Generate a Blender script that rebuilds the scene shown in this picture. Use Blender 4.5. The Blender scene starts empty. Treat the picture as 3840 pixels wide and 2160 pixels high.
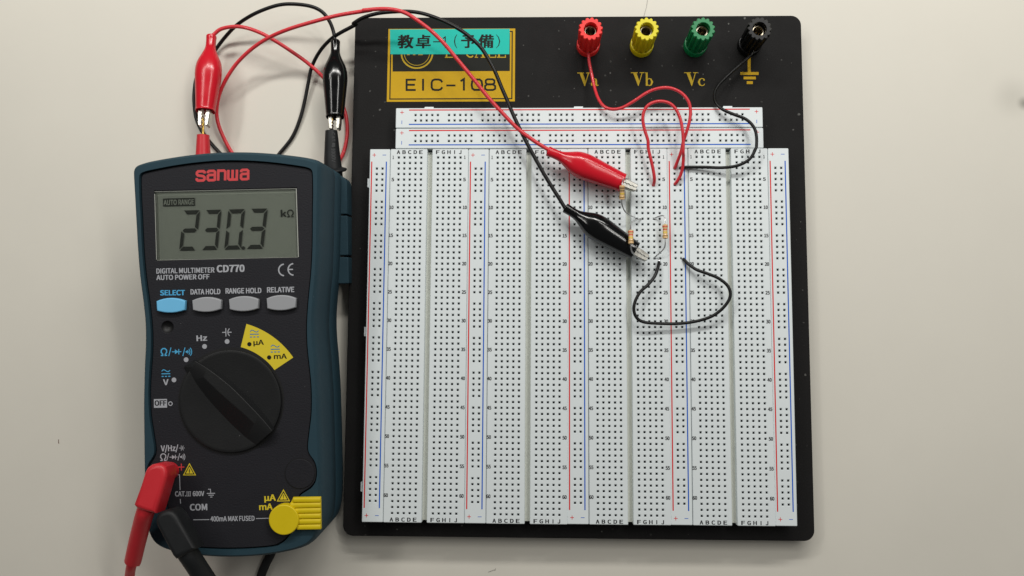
import bpy, math, random
from mathutils import Vector, Matrix

# ------------------------------------------------------------------ camera, light, exposure
MM = 0.001                      # every length below is in millimetres
scene = bpy.context.scene
col = scene.collection
random.seed(7)

cam = bpy.data.cameras.new('camera')
cam_ob = bpy.data.objects.new('camera', cam)
col.objects.link(cam_ob)
cam.sensor_width = 36.0
cam.lens = 30.94
cam.clip_start = 0.01
cam.clip_end = 50.0
cam_ob.location = (0, 0, 0.40578)
cam_ob.rotation_euler = (0.0970018, 0.0277650, 0.0062719)
scene.camera = cam_ob

world = bpy.data.worlds.new('World')
scene.world = world
world.use_nodes = True
bg = world.node_tree.nodes['Background']
bg.inputs[0].default_value = (1.0, 0.985, 0.95, 1)
bg.inputs[1].default_value = 0.08

def ceiling_lamp(x, y, z, rz, power, sx=1.2, sy=0.28):
    d = bpy.data.lights.new('ceiling_lamp', 'AREA')
    d.shape = 'RECTANGLE'
    d.size, d.size_y = sx, sy
    d.energy = power
    d.color = (1.0, 0.98, 0.935)
    o = bpy.data.objects.new('ceiling_lamp', d)
    o.location = (x, y, z)
    o.rotation_euler = (0, 0, rz)
    col.objects.link(o)
    return o

ceiling_lamp(-0.50, 0.30, 0.75, 1.3, 1.24, 0.40, 0.06)
ceiling_lamp(-0.36, 0.54, 0.62, 0.5, 1.24, 0.40, 0.06)
ceiling_lamp(-0.05, 0.52, 0.52, 0.0, 2.10, 0.40, 0.08)
ceiling_lamp(0.24, 0.58, 0.56, 0.0, 2.10, 0.40, 0.08)
ceiling_lamp(0.36, 0.40, 0.75, -0.6, 1.28, 0.40, 0.06)
ceiling_lamp(0.48, 0.20, 0.95, -1.2, 1.70, 0.40, 0.06)

scene.view_settings.view_transform = 'Standard'
scene.view_settings.look = 'None'
scene.view_settings.exposure = 0.0
scene.view_settings.gamma = 1.0
scene.view_settings.use_curve_mapping = False

# ------------------------------------------------------------------ materials
def lin(c):
    c /= 255.0
    return c / 12.92 if c <= 0.04045 else ((c + 0.055) / 1.055) ** 2.4

def rgb(r, g, b):
    return (lin(r), lin(g), lin(b), 1.0)

def mat(name, color, rough=0.5, metal=0.0, spec=0.5, bump=0.0, bscale=900.0, mottle=0.0, mscale=60.0, coat=0.0,
        subsurf=0.0):
    m = bpy.data.materials.new(name)
    m.use_nodes = True
    nt = m.node_tree
    p = nt.nodes['Principled BSDF']
    p.inputs['Base Color'].default_value = color
    p.inputs['Roughness'].default_value = rough
    p.inputs['Metallic'].default_value = metal
    p.inputs['Specular IOR Level'].default_value = spec
    if coat:
        p.inputs['Coat Weight'].default_value = coat
        p.inputs['Coat Roughness'].default_value = 0.06
    if subsurf:
        p.inputs['Subsurface Weight'].default_value = subsurf
        p.inputs['Subsurface Radius'].default_value = (0.001, 0.0007, 0.0005)
        p.inputs['Subsurface Scale'].default_value = 0.6
    tc = nt.nodes.new('ShaderNodeTexCoord')
    if mottle:
        n = nt.nodes.new('ShaderNodeTexNoise')
        n.inputs['Scale'].default_value = mscale
        n.inputs['Detail'].default_value = 6.0
        n.inputs['Roughness'].default_value = 0.65
        nt.links.new(tc.outputs['Object'], n.inputs['Vector'])
        r = nt.nodes.new('ShaderNodeMapRange')
        r.inputs['From Min'].default_value = 0.25
        r.inputs['From Max'].default_value = 0.75
        r.inputs['To Min'].default_value = 1.0 - mottle
        r.inputs['To Max'].default_value = 1.0 + mottle
        nt.links.new(n.outputs['Fac'], r.inputs['Value'])
        mx = nt.nodes.new('ShaderNodeVectorMath')
        mx.operation = 'SCALE'
        mx.inputs[0].default_value = color[:3]
        nt.links.new(r.outputs[0], mx.inputs['Scale'])
        nt.links.new(mx.outputs[0], p.inputs['Base Color'])
        r2 = nt.nodes.new('ShaderNodeMapRange')
        r2.inputs['To Min'].default_value = max(0.03, rough - 0.10)
        r2.inputs['To Max'].default_value = min(1.0, rough + 0.10)
        nt.links.new(n.outputs['Fac'], r2.inputs['Value'])
        nt.links.new(r2.outputs[0], p.inputs['Roughness'])
    if bump:
        n2 = nt.nodes.new('ShaderNodeTexNoise')
        n2.inputs['Scale'].default_value = bscale
        n2.inputs['Detail'].default_value = 3.0
        nt.links.new(tc.outputs['Object'], n2.inputs['Vector'])
        b = nt.nodes.new('ShaderNodeBump')
        b.inputs['Strength'].default_value = bump
        b.inputs['Distance'].default_value = 0.0003
        nt.links.new(n2.outputs['Fac'], b.inputs['Height'])
        nt.links.new(b.outputs[0], p.inputs['Normal'])
    return m

def add_specks(m, scale, thresh, color, amount=0.7, stretch=None):
    """dust and lint: sparse light specks of their own shape mixed into the base colour"""
    nt = m.node_tree
    p = nt.nodes['Principled BSDF']
    tc = nt.nodes.new('ShaderNodeTexCoord')
    src = tc.outputs['Object']
    nz = nt.nodes.new('ShaderNodeTexNoise')
    nz.inputs['Scale'].default_value = scale * 0.8
    nt.links.new(src, nz.inputs['Vector'])
    ad = nt.nodes.new('ShaderNodeVectorMath')
    ad.operation = 'MULTIPLY_ADD'
    ad.inputs[1].default_value = (0.6 / scale,) * 3
    nt.links.new(nz.outputs['Color'], ad.inputs[0])
    nt.links.new(src, ad.inputs[2])
    vec = ad.outputs[0]
    if stretch:
        mp = nt.nodes.new('ShaderNodeMapping')
        mp.inputs['Scale'].default_value = stretch
        nt.links.new(vec, mp.inputs['Vector'])
        vec = mp.outputs[0]
    v = nt.nodes.new('ShaderNodeTexVoronoi')
    v.inputs['Scale'].default_value = scale
    nt.links.new(vec, v.inputs['Vector'])
    wn = nt.nodes.new('ShaderNodeSeparateColor')
    nt.links.new(v.outputs['Color'], wn.inputs[0])
    sz = nt.nodes.new('ShaderNodeMapRange')           # each cell has its own speck size, most have none
    sz.inputs['From Min'].default_value = 0.72
    sz.inputs['From Max'].default_value = 1.0
    sz.inputs['To Min'].default_value = 0.0
    sz.inputs['To Max'].default_value = thresh
    nt.links.new(wn.outputs[0], sz.inputs['Value'])
    ls = nt.nodes.new('ShaderNodeMath')
    ls.operation = 'LESS_THAN'
    nt.links.new(v.outputs['Distance'], ls.inputs[0])
    nt.links.new(sz.outputs[0], ls.inputs[1])
    am = nt.nodes.new('ShaderNodeMath')
    am.operation = 'MULTIPLY'
    nt.links.new(ls.outputs[0], am.inputs[0])
    am2 = nt.nodes.new('ShaderNodeMath')
    am2.operation = 'MULTIPLY'
    am2.inputs[1].default_value = amount
    nt.links.new(wn.outputs[1], am2.inputs[0])
    nt.links.new(am2.outputs[0], am.inputs[1])
    mx = nt.nodes.new('ShaderNodeMix')
    mx.data_type = 'RGBA'
    old = p.inputs['Base Color']
    if old.is_linked:
        nt.links.new(old.links[0].from_socket, mx.inputs['A'])
    else:
        mx.inputs['A'].default_value = old.default_value
    mx.inputs['B'].default_value = color
    nt.links.new(am.outputs[0], mx.inputs['Factor'])
    nt.links.new(mx.outputs['Result'], p.inputs['Base Color'])
    return m

M = {}
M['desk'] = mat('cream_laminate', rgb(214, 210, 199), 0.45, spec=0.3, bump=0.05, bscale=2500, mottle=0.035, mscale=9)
def add_shadow_smudge(m, centre, radius, dark):  # mixes a soft round patch of painted shadow into the base colour
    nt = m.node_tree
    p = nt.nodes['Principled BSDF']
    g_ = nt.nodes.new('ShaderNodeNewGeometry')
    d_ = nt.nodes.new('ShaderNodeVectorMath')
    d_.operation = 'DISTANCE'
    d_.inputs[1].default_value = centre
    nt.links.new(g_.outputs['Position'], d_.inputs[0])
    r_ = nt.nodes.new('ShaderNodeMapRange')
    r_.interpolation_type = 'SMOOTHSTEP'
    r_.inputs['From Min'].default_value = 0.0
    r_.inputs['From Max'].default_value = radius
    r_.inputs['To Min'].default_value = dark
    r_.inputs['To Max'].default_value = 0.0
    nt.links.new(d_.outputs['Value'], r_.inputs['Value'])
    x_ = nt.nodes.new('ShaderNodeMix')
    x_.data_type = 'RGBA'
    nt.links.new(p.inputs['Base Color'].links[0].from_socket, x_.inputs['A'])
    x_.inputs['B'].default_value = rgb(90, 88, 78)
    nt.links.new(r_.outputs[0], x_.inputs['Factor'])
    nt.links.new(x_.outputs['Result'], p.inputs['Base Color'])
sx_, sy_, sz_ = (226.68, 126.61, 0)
add_shadow_smudge(M['desk'], (sx_ * MM, sy_ * MM, 0), 0.0045, 0.6)  # faint shadow at the right of the desk, painted as core and halo
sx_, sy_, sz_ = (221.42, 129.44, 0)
add_shadow_smudge(M['desk'], (sx_ * MM, sy_ * MM, 0), 0.013, 0.16)
add_specks(M['desk'], 48, 0.022, rgb(140, 130, 112), 0.6)
M['plate'] = mat('black_coated_metal', rgb(20, 19, 19), 0.7, spec=0.2, bump=0.35, bscale=1500, mottle=0.22, mscale=140)
add_specks(M['plate'], 420, 0.24, rgb(120, 120, 116), 0.6)
add_specks(M['plate'], 190, 0.06, rgb(130, 128, 122), 0.6, (1.0, 0.3, 1.0))
M['bare'] = mat('bare_edge_metal', rgb(150, 150, 140), 0.5, 0.6)
M['foot'] = mat('black_rubber', rgb(24, 24, 24), 0.8)
M['white'] = mat('white_plastic', rgb(222, 229, 231), 0.48, spec=0.4, mottle=0.02, mscale=40)
M['channel'] = mat('grey_foam_backing', rgb(208, 210, 200), 0.7, mottle=0.05, mscale=300)
M['contact'] = mat('tarnished_contact', rgb(70, 66, 60), 0.5, 0.4)
M['ink'] = mat('black_ink', rgb(32, 33, 36), 0.6)
M['ink_red'] = mat('red_ink', rgb(214, 24, 26), 0.6, spec=0.2)
M['ink_blue'] = mat('blue_ink', rgb(8, 92, 196), 0.6, spec=0.2)
M['gold'] = mat('gold_print', rgb(196, 156, 16), 0.62, spec=0.22, mottle=0.04, mscale=120)
M['goldline'] = mat('gold_thin_print', rgb(186, 156, 34), 0.62, spec=0.22)
M['black_print'] = mat('black_print', rgb(26, 27, 23), 0.65, spec=0.2)
M['teal_tape'] = mat('teal_tape', rgb(14, 186, 170), 0.55, spec=0.25, mottle=0.03, mscale=90)
M['red_pvc'] = mat('red_wire_insulation', rgb(212, 48, 58), 0.4, coat=0.12, mottle=0.05, mscale=300)
M['black_pvc'] = mat('black_wire_insulation', rgb(8, 8, 9), 0.4, spec=0.35, mottle=0.1, mscale=300)
M['red_boot'] = mat('red_vinyl_boot', rgb(204, 26, 42), 0.2, coat=0.0, spec=0.45, mottle=0.04, mscale=150)
M['black_boot'] = mat('black_vinyl_boot', rgb(10, 11, 12), 0.13, coat=0.0, spec=0.45, mottle=0.06, mscale=150)
M['steel'] = mat('plated_steel', rgb(200, 198, 190), 0.32, 1.0, mottle=0.1, mscale=500, bump=0.1)
M['lead'] = mat('tinned_lead', rgb(214, 214, 214), 0.3, 1.0)
M['brass'] = mat('brass_tip', rgb(214, 178, 92), 0.25, 1.0)
M['nickel'] = mat('nickel_socket', rgb(190, 180, 160), 0.3, 1.0, mottle=0.15, mscale=600)
for n, c_ in (('red', (244, 46, 42)), ('yellow', (222, 208, 8)), ('green', (2, 124, 70)), ('black', (12, 12, 13))):
    M['post_' + n] = mat('post_plastic_' + n, rgb(*c_), 0.38, spec=0.25 if n == 'black' else 0.4, mottle=0.04, mscale=250)
M['rubber'] = mat('teal_rubber', rgb(36, 62, 73), 0.7, spec=0.3, bump=0.25, bscale=1800, mottle=0.07, mscale=60)
add_specks(M['rubber'], 260, 0.07, rgb(150, 160, 165), 0.6)
M['panel'] = mat('charcoal_textured_plastic', rgb(33, 33, 38), 0.64, spec=0.26, bump=0.5, bscale=1500, mottle=0.06, mscale=90)
add_specks(M['panel'], 300, 0.05, rgb(140, 140, 140), 0.5)
M['dark'] = mat('black_plastic', rgb(26, 26, 27), 0.5, spec=0.4, mottle=0.05, mscale=120)
M['dial'] = mat('dial_plastic', rgb(25, 26, 27), 0.5, spec=0.35, bump=0.15, bscale=1400, mottle=0.08, mscale=80)
add_specks(M['dial'], 300, 0.06, rgb(140, 140, 140), 0.5)
M['lcd'] = mat('lcd_reflector', rgb(172, 179, 169), 0.6, spec=0.2, mottle=0.03, mscale=30)
M['seg'] = mat('lcd_segment', rgb(66, 70, 66), 0.6, spec=0.2)
M['bezel'] = mat('clear_window_edge', rgb(170, 172, 165), 0.3)
M['grey_print'] = mat('grey_print', rgb(170, 172, 178), 0.5)
M['blue_print'] = mat('light_blue_print', rgb(74, 168, 214), 0.5)
M['sector_blue'] = mat('sector_blue_print', rgb(58, 124, 170), 0.5)
M['red_logo'] = mat('red_print', rgb(206, 62, 66), 0.5)
M['yellow_print'] = mat('yellow_print', rgb(222, 200, 44), 0.5)
M['grey_button'] = mat('grey_button_rubber', rgb(158, 160, 164), 0.5, mottle=0.02)
M['blue_button'] = mat('blue_button_rubber', rgb(112, 192, 236), 0.5, mottle=0.02)
M['yellow_plastic'] = mat('yellow_plastic', rgb(222, 196, 10), 0.45, bump=0.1, mottle=0.03, mscale=200)
M['red_plug'] = mat('red_plug_plastic', rgb(206, 40, 50), 0.42, bump=0.12, mottle=0.03, mscale=200)
M['black_plug'] = mat('black_plug_plastic', rgb(25, 27, 29), 0.55, spec=0.35, bump=0.15, mottle=0.05, mscale=200)
M['beige'] = mat('resistor_coat', rgb(222, 184, 130), 0.35, coat=0.2, mottle=0.05, mscale=600)
for n, c_ in (('brown', (96, 50, 26)), ('black', (24, 22, 20)), ('yellow', (226, 196, 40)), ('gold', (140, 104, 46)),
              ('red', (206, 42, 34))):
    M['band_' + n] = mat('band_' + n, rgb(*c_), 0.35)

g = bpy.data.materials.new('clear_window')
g.use_nodes = True
nt = g.node_tree
nt.nodes.remove(nt.nodes['Principled BSDF'])
tr = nt.nodes.new('ShaderNodeBsdfTransparent')
tr.inputs[0].default_value = (0.97, 0.975, 0.96, 1)
gl = nt.nodes.new('ShaderNodeBsdfGlossy')
gl.inputs['Roughness'].default_value = 0.04
fr = nt.nodes.new('ShaderNodeFresnel')
fr.inputs['IOR'].default_value = 1.45
mixs = nt.nodes.new('ShaderNodeMixShader')
nt.links.new(fr.outputs[0], mixs.inputs[0])
nt.links.new(tr.outputs[0], mixs.inputs[1])
nt.links.new(gl.outputs[0], mixs.inputs[2])
nt.links.new(mixs.outputs[0], nt.nodes['Material Output'].inputs[0])
M['glass'] = g

# ------------------------------------------------------------------ builders
ORIGIN = {}          # object -> its own origin in the coordinates its children are written in

def put(o, parent):
    col.objects.link(o)
    if parent is not None:
        o.parent = parent
    return o

def tag(o, label, cat, group=None):
    o['label'] = label
    o['category'] = cat
    if group:
        o['group'] = group
    return o

def thing(name, loc, label, cat, group=None, rot=(0, 0, 0)):
    o = bpy.data.objects.new(name, None)
    o.empty_display_size = 0.01
    o.location = [v * MM for v in loc]
    o.rotation_euler = rot
    put(o, None)
    return tag(o, label, cat, group)

def mesh(name, verts, faces, m, parent=None, base=(0, 0, 0), smooth=False, mats=None, midx=None):
    me = bpy.data.meshes.new(name)
    bx, by, bz = base
    me.from_pydata([((v[0] - bx) * MM, (v[1] - by) * MM, (v[2] - bz) * MM) for v in verts], [], faces)
    me.materials.append(m)
    for k in (mats or []):
        me.materials.append(k)
    if midx:
        me.polygons.foreach_set('material_index', midx)
    if smooth:
        me.polygons.foreach_set('use_smooth', [True] * len(me.polygons))
        me.update()
        if smooth != 'all':
            me.set_sharp_from_angle(angle=math.radians(smooth if smooth is not True else 35))
    me.update()
    return put(bpy.data.objects.new(name, me), parent)

def spline(pts, per=8, closed=False):
    """Catmull-Rom through points of any dimension"""
    out = []
    n = len(pts)
    rng = range(n) if closed else range(n - 1)
    for i in rng:
        p1, p2 = pts[i], pts[(i + 1) % n]
        p0 = pts[(i - 1) % n] if closed or i > 0 else [2 * a - b for a, b in zip(p1, p2)]
        p3 = pts[(i + 2) % n] if closed or i < n - 2 else [2 * a - b for a, b in zip(p2, p1)]
        for k in range(per):
            t = k / per
            out.append(tuple(0.5 * (2 * b + (c - a) * t + (2 * a - 5 * b + 4 * c - d) * t * t
                                    + (3 * b - a - 3 * c + d) * t ** 3) for a, b, c, d in zip(p0, p1, p2, p3)))
    if not closed:
        out.append(tuple(pts[-1]))
    return out

def rings(name, rs, m, parent=None, base=(0, 0, 0), smooth=True, cap0=True, cap1=True, flip=False):
    n = len(rs[0])
    v = [p for r in rs for p in r]
    f = []
    for i in range(len(rs) - 1):
        for j in range(n):
            a, b = i * n + j, i * n + (j + 1) % n
            q = (a, b, b + n, a + n)
            f.append(q[::-1] if flip else q)
    if cap0:
        f.append(tuple(range(n))[::-1] if not flip else tuple(range(n)))
    if cap1:
        k = (len(rs) - 1) * n
        f.append(tuple(range(k, k + n)) if not flip else tuple(range(k, k + n))[::-1])
    return mesh(name, v, f, m, parent, base, smooth)

def frames(pts):
    """parallel-transport frames along a 3-D polyline"""
    P = [Vector(p) for p in pts]
    out = []
    up = Vector((0, 0, 1))
    for i, p in enumerate(P):
        t = (P[min(i + 1, len(P) - 1)] - P[max(i - 1, 0)]).normalized()
        if i == 0:
            s = t.cross(up)
            if s.length < 0.1:
                s = t.cross(Vector((1, 0, 0)))
        else:
            s = s - t * s.dot(t)
        s.normalize()
        out.append((p, t, s, s.cross(t).normalized()))
    return out

def tube(name, pts, r, m, parent=None, base=(0, 0, 0), sides=12, per=8, smooth_path=True):
    path = spline(pts, per) if smooth_path and len(pts) > 2 else pts
    rs = []
    fr = frames(path)
    for i, (p, t, s, u) in enumerate(fr):
        rr = r(i / (len(fr) - 1)) if callable(r) else r
        rs.append([tuple(p + (s * math.cos(a) + u * math.sin(a)) * rr)
                   for a in (2 * math.pi * k / sides for k in range(sides))])
    return rings(name, rs, m, parent, base, smooth=60)

def lathe(name, prof, cx, cy, m, parent=None, base=(0, 0, 0), n=48, lobes=0, depth=0.0, smooth=40, cap0=True, cap1=True,
          sm=None):
    rs = []
    for r, z in prof:
        ring = []
        for k in range(n):
            a = 2 * math.pi * k / n
            q = r
            if lobes and r > 3.6:
                q = r - depth * (0.5 - 0.5 * math.cos(lobes * a)) ** 1.6
            ring.append((cx + q * math.cos(a), cy + q * math.sin(a), z))
        rs.append(ring)
    return rings(name, rs, m, parent, base, smooth, cap0, cap1)

def plate(name, loops, z0, z1, m, parent=None, base=(0, 0, 0), bevel=0.0, res=2, smooth=30):
    """flat slab between z0 and z1; the first loop is the outline, further loops are holes"""
    cu = bpy.data.curves.new(name, 'CURVE')
    cu.dimensions = '2D'
    cu.fill_mode = 'BOTH'
    for lp in loops:
        s = cu.splines.new('POLY')
        s.points.add(len(lp) - 1)
        for q, p in zip(s.points, lp):
            q.co = (p[0], p[1], 0, 1)
        s.use_cyclic_u = True
    h = (z1 - z0) / 2
    cu.extrude = h - bevel
    cu.bevel_depth = bevel
    cu.bevel_resolution = res
    cu.offset = -bevel
    o = bpy.data.objects.new(name, cu)
    me = bpy.data.meshes.new_from_object(o)
    verts = [(v.co.x, v.co.y, v.co.z + (z0 + z1) / 2) for v in me.vertices]
    faces = [tuple(p.vertices) for p in me.polygons]
    bpy.data.objects.remove(o)
    bpy.data.curves.remove(cu)
    bpy.data.meshes.remove(me)
    return mesh(name, verts, faces, m, parent, base, smooth)

def box(name, x0, x1, y0, y1, z0, z1, m, parent=None, base=(0, 0, 0), bevel=0.0):
    return plate(name, [[(x0, y0), (x1, y0), (x1, y1), (x0, y1)]], z0, z1, m, parent, base, bevel, 1)

def rrect(x0, x1, y0, y1, r, n=6):
    out = []
    for cx, cy, a0 in ((x1 - r, y1 - r, 0), (x0 + r, y1 - r, 90), (x0 + r, y0 + r, 180), (x1 - r, y0 + r, 270)):
        for k in range(n + 1):
            a = math.radians(a0 + 90 * k / n)
            out.append((cx + r * math.cos(a), cy + r * math.sin(a)))
    return out

def circle(cx, cy, r, n=32, a0=0, a1=360):
    return [(cx + r * math.cos(math.radians(a0 + (a1 - a0) * k / n)), cy + r * math.sin(math.radians(a0 + (a1 - a0) * k / n)))
            for k in range(n + (0 if a1 - a0 == 360 else 1))]

class Flat:
    """thin printed shapes gathered into one mesh, each a hair above the last so that none share a plane"""
    def __init__(self, z):
        self.v, self.f, self.z, self.k = [], [], z, 0

    def _z(self):
        self.k += 1
        return self.z + 0.0015 * (self.k % 12)

    def poly(self, pts):
        z = self._z()
        a = len(self.v)
        ar = sum(p[0] * q[1] - q[0] * p[1] for p, q in zip(pts, pts[1:] + pts[:1]))
        if ar < 0:
            pts = pts[::-1]
        self.v += [(p[0], p[1], z) for p in pts]
        self.f.append(tuple(range(a, a + len(pts))))

    def stroke(self, pts, w, closed=False):
        z = self._z()
        n = len(pts)
        a = len(self.v)
        for i, p in enumerate(pts):
            p = Vector(p[:2])
            q0 = Vector(pts[(i - 1) % n][:2]) if closed or i else None
            q1 = Vector(pts[(i + 1) % n][:2]) if closed or i < n - 1 else None
            d0 = (p - q0).normalized() if q0 is not None else (q1 - p).normalized()
            d1 = (q1 - p).normalized() if q1 is not None else d0
            b = d0 + d1
            if b.length < 1e-6:
                b = d0
            b.normalize()
            c = max(0.45, b.dot(d0))
            ww = w[i] if isinstance(w, (list, tuple)) else w
            nn = Vector((-b.y, b.x)) * (ww / 2 / c)
            self.v += [(p.x + nn.x, p.y + nn.y, z), (p.x - nn.x, p.y - nn.y, z)]
        for i in range(n if closed else n - 1):
            j = (i + 1) % n
            self.f.append((a + 2 * i + 1, a + 2 * j + 1, a + 2 * j, a + 2 * i))

    def dot(self, cx, cy, r, n=20):
        self.poly(circle(cx, cy, r, n))

    def ring(self, cx, cy, r, w, n=32):
        self.stroke(circle(cx, cy, r, n), w, True)

    def text(self, body, p0, p1, cap, weight=0.0, stretch=True):
        """text on the baseline p0-p1 with capitals CAP high"""
        V, F, x0, x1 = glyphs(body)
        d = Vector(p1[:2]) - Vector(p0[:2])
        e = d.normalized()
        nrm = Vector((-e.y, e.x))
        sx = d.length / (x1 - x0)
        sy = cap / CAPH
        g = weight
        for gx, gy in ((0, 0),) if g <= 0 else ((-g, -g * 0.6), (g, -g * 0.6), (g, g * 0.6), (-g, g * 0.6), (0, 0)):   # struck several times for weight
            z = self._z()
            a = len(self.v)
            for x, y in V:
                q = Vector(p0[:2]) + e * ((x - x0 + gx) * sx) + nrm * ((y + gy) * sy)
                self.v.append((q.x, q.y, z))
            self.f += [tuple(a + i for i in f) for f in F]

    def build(self, name, m, parent, base=(0, 0, 0)):
        return mesh(name, self.v, self.f, m, parent, base)

try:
    FONT = bpy.data.fonts.load(bpy.utils.system_resource('DATAFILES') + '/fonts/Noto Sans CJK Regular.woff2')   # ships with Blender
except Exception:
    FONT = None
_glyph = {}

def glyphs(body):
    key = body
    if key not in _glyph:
        cu = bpy.data.curves.new('letters', 'FONT')
        if FONT:
            cu.font = FONT
        cu.body = body
        cu.resolution_u = 4
        o = bpy.data.objects.new('letters', cu)
        me = bpy.data.meshes.new_from_object(o)
        V = [(v.co.x, v.co.y) for v in me.vertices]
        F = [tuple(p.vertices) for p in me.polygons]
        if F and me.polygons[0].normal.z < 0:
            F = [f[::-1] for f in F]
        bpy.data.objects.remove(o)
        bpy.data.curves.remove(cu)
        bpy.data.meshes.remove(me)
        _glyph[key] = (V, F, min(v[0] for v in V), max(v[0] for v in V))
    return _glyph[key]

CAPH = max(v[1] for v in glyphs('H')[0])

# ------------------------------------------------------------------ the desk
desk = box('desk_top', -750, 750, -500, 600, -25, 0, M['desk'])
desk['kind'] = 'structure'

# ------------------------------------------------------------------ the breadboard station
ZP, ZB = 8.5, 17.5                       # top of the plate, top of the breadboards
BB = (18.0, 46.7, 0.0)
board = thing('breadboard', BB, 'black metal panel carrying white solderless breadboard strips and four coloured binding posts',
              'breadboard')
PX0, PX1, PY0, PY1 = -85.8, 121.9, -72.2, 166.0
pl = plate('base_plate', [rrect(PX0, PX1, PY0, PY1, 4.6, 10)], 6.5, ZP, M['plate'], board, BB, 0.35, 2)
for x, y in ((-68, -55), (104, -55), (-68, 148), (104, 148)):
    lathe('rubber_foot', [(6.5, 0.0), (6.5, 5.0), (5.6, 6.5)], x, y, M['foot'], board, BB, 24)

# --- printed name plate with the tape label across it
Zt = ZP + 0.03
plq = plate('name_plate', [[(-70.02, 160.44), (-10.52, 160.36), (-10.52, 125.46), (-70.1, 125.4)]], ZP, ZP + 0.05, M['gold'], board, BB)
f = Flat(ZP + 0.07)
f.stroke([(-68.76, 159.74), (-11.91, 158.93), (-11.91, 126.77), (-68.68, 126.71)], 0.55, True)
f.poly([(-67.95, 158.4), (-12.93, 158.14), (-12.92, 139.94), (-67.64, 139.87)])
f.build('dark_field', M['black_print'], plq, BB)
f = Flat(ZP + 0.10)
cc = (-56.37, 148.75)
f.ring(cc[0], cc[1], 7.3, 0.75, 40)
f.ring(cc[0], cc[1], 5.95, 0.28, 40)
f.stroke([(-43.26, 146.62), (-39.54, 146.61)], 0.5)
f.stroke([(-42.54, 150.82), (-42.49, 146.62)], 0.7)
f.stroke([(-33.17, 148.65), (-32.85, 147.48), (-31.81, 146.68), (-30.78, 146.68), (-30.11, 147.31)], 0.6)
f.stroke([(-29.33, 146.57), (-27.79, 146.56)], 0.4)
f.stroke([(-26.5, 146.56), (-24.08, 146.55)], 0.4)
f.stroke([(-28.92, 146.56), (-27.06, 151.81)], 0.4)
f.stroke([(-25.21, 146.55), (-27.06, 151.81)], 0.8)
for x in (1290, 1380):
    f.stroke([(-22.67, 150.73), (-22.63, 146.54)] if x == 1290 else [(-18.03, 150.71), (-18, 146.52)], 0.8)
f.stroke([(-23.56, 146.54), (-19.55, 146.53), (-19.55, 147.64)], 0.45)
f.stroke([(-18.93, 146.53), (-15.02, 146.51), (-15.03, 147.62)], 0.45)
for a, b in (((-61.12, 148.02), (-59.72, 148.02)), ((-58.27, 148.01), (-57.13, 148.01)), ((-55.79, 148), (-53.62, 147.99))):
    f.stroke([a, b], 0.6)
f.build('emblem', M['goldline'], plq, BB)
# EIC-108 in wide strokes
f = Flat(ZP + 0.10)
W_ = 0.92
f.stroke([(-56.72, 135.91), (-61.01, 135.93), (-60.92, 131.01), (-56.64, 131)], W_)
f.stroke([(-60.96, 133.5), (-57.1, 133.48)], W_)
f.stroke([(-53.33, 136.33), (-53.23, 130.67)], W_)
f.stroke([(-44.33, 134.66), (-45.07, 135.66), (-46.21, 135.99), (-47.75, 135.99), (-48.88, 135.57), (-49.28, 134.52), (-49.24, 132.19), (-48.71, 131.24), (-47.68, 130.98), (-46.03, 130.97), (-44.9, 131.34), (-44.3, 132.28)], W_)
f.stroke([(-42.41, 133.12), (-38.14, 133.11)], 0.85)
f.stroke([(-35.79, 135.16), (-34.26, 136.16), (-34.2, 130.67)], W_)
f.stroke([(-29.48, 135.93), (-26.91, 135.92), (-26.03, 135.13), (-25.7, 133.39), (-25.99, 131.7), (-26.86, 130.97), (-29.43, 130.98), (-30.31, 131.72), (-30.63, 133.4), (-30.34, 135.14)], W_, True)
f.stroke([(-23.31, 136.02), (-20.9, 136.01), (-20.07, 135.48), (-20.06, 134.21), (-20.88, 133.64), (-23.29, 133.64), (-24.07, 134.23), (-24.08, 135.49)], W_ * 0.95, True)
f.stroke([(-23.44, 133.54), (-20.67, 133.53), (-19.69, 132.84), (-19.68, 131.47), (-20.65, 130.9), (-23.42, 130.91), (-24.35, 131.49), (-24.36, 132.86)], W_ * 0.95, True)
f.build('lettering', M['black_print'], plq, BB)
tp = plate('tape_label', [[(-69.23, 160.12), (-13.1, 160.16), (-13.18, 147.93), (-68.79, 148.11)]], ZP + 0.14, ZP + 0.24, M['teal_tape'], board, BB)
f = Flat(ZP + 0.26)
for ch, p, q in (('教', (-65.32, 151.62), (-58.32, 151.59)), ('卓', (-56.77, 151.59), (-50.19, 151.56)),
                 ('予', (-35.57, 151.65), (-29.12, 151.63)), ('備', (-27.47, 151.62), (-20.72, 151.59))):
    f.text(ch, p, q, 5.05, 0.012)
f.stroke([(-48.89, 154.06), (-45.42, 154.04)], 0.5)
f.stroke([(-44.3, 155.58), (-43.23, 156.37), (-43.15, 150.94)], 0.5)
f.stroke([(-37.71, 157.58), (-38.52, 156.19), (-38.86, 154.22), (-38.47, 152.25), (-37.63, 150.87)], [0.2, 0.4, 0.5, 0.4, 0.2])
f.stroke([(-19.47, 157.49), (-18.33, 156.1), (-17.75, 154.13), (-18.2, 152.16), (-19.42, 150.79)], [0.2, 0.4, 0.5, 0.4, 0.2])
f.build('lettering', M['black_print'], tp, BB)

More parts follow.
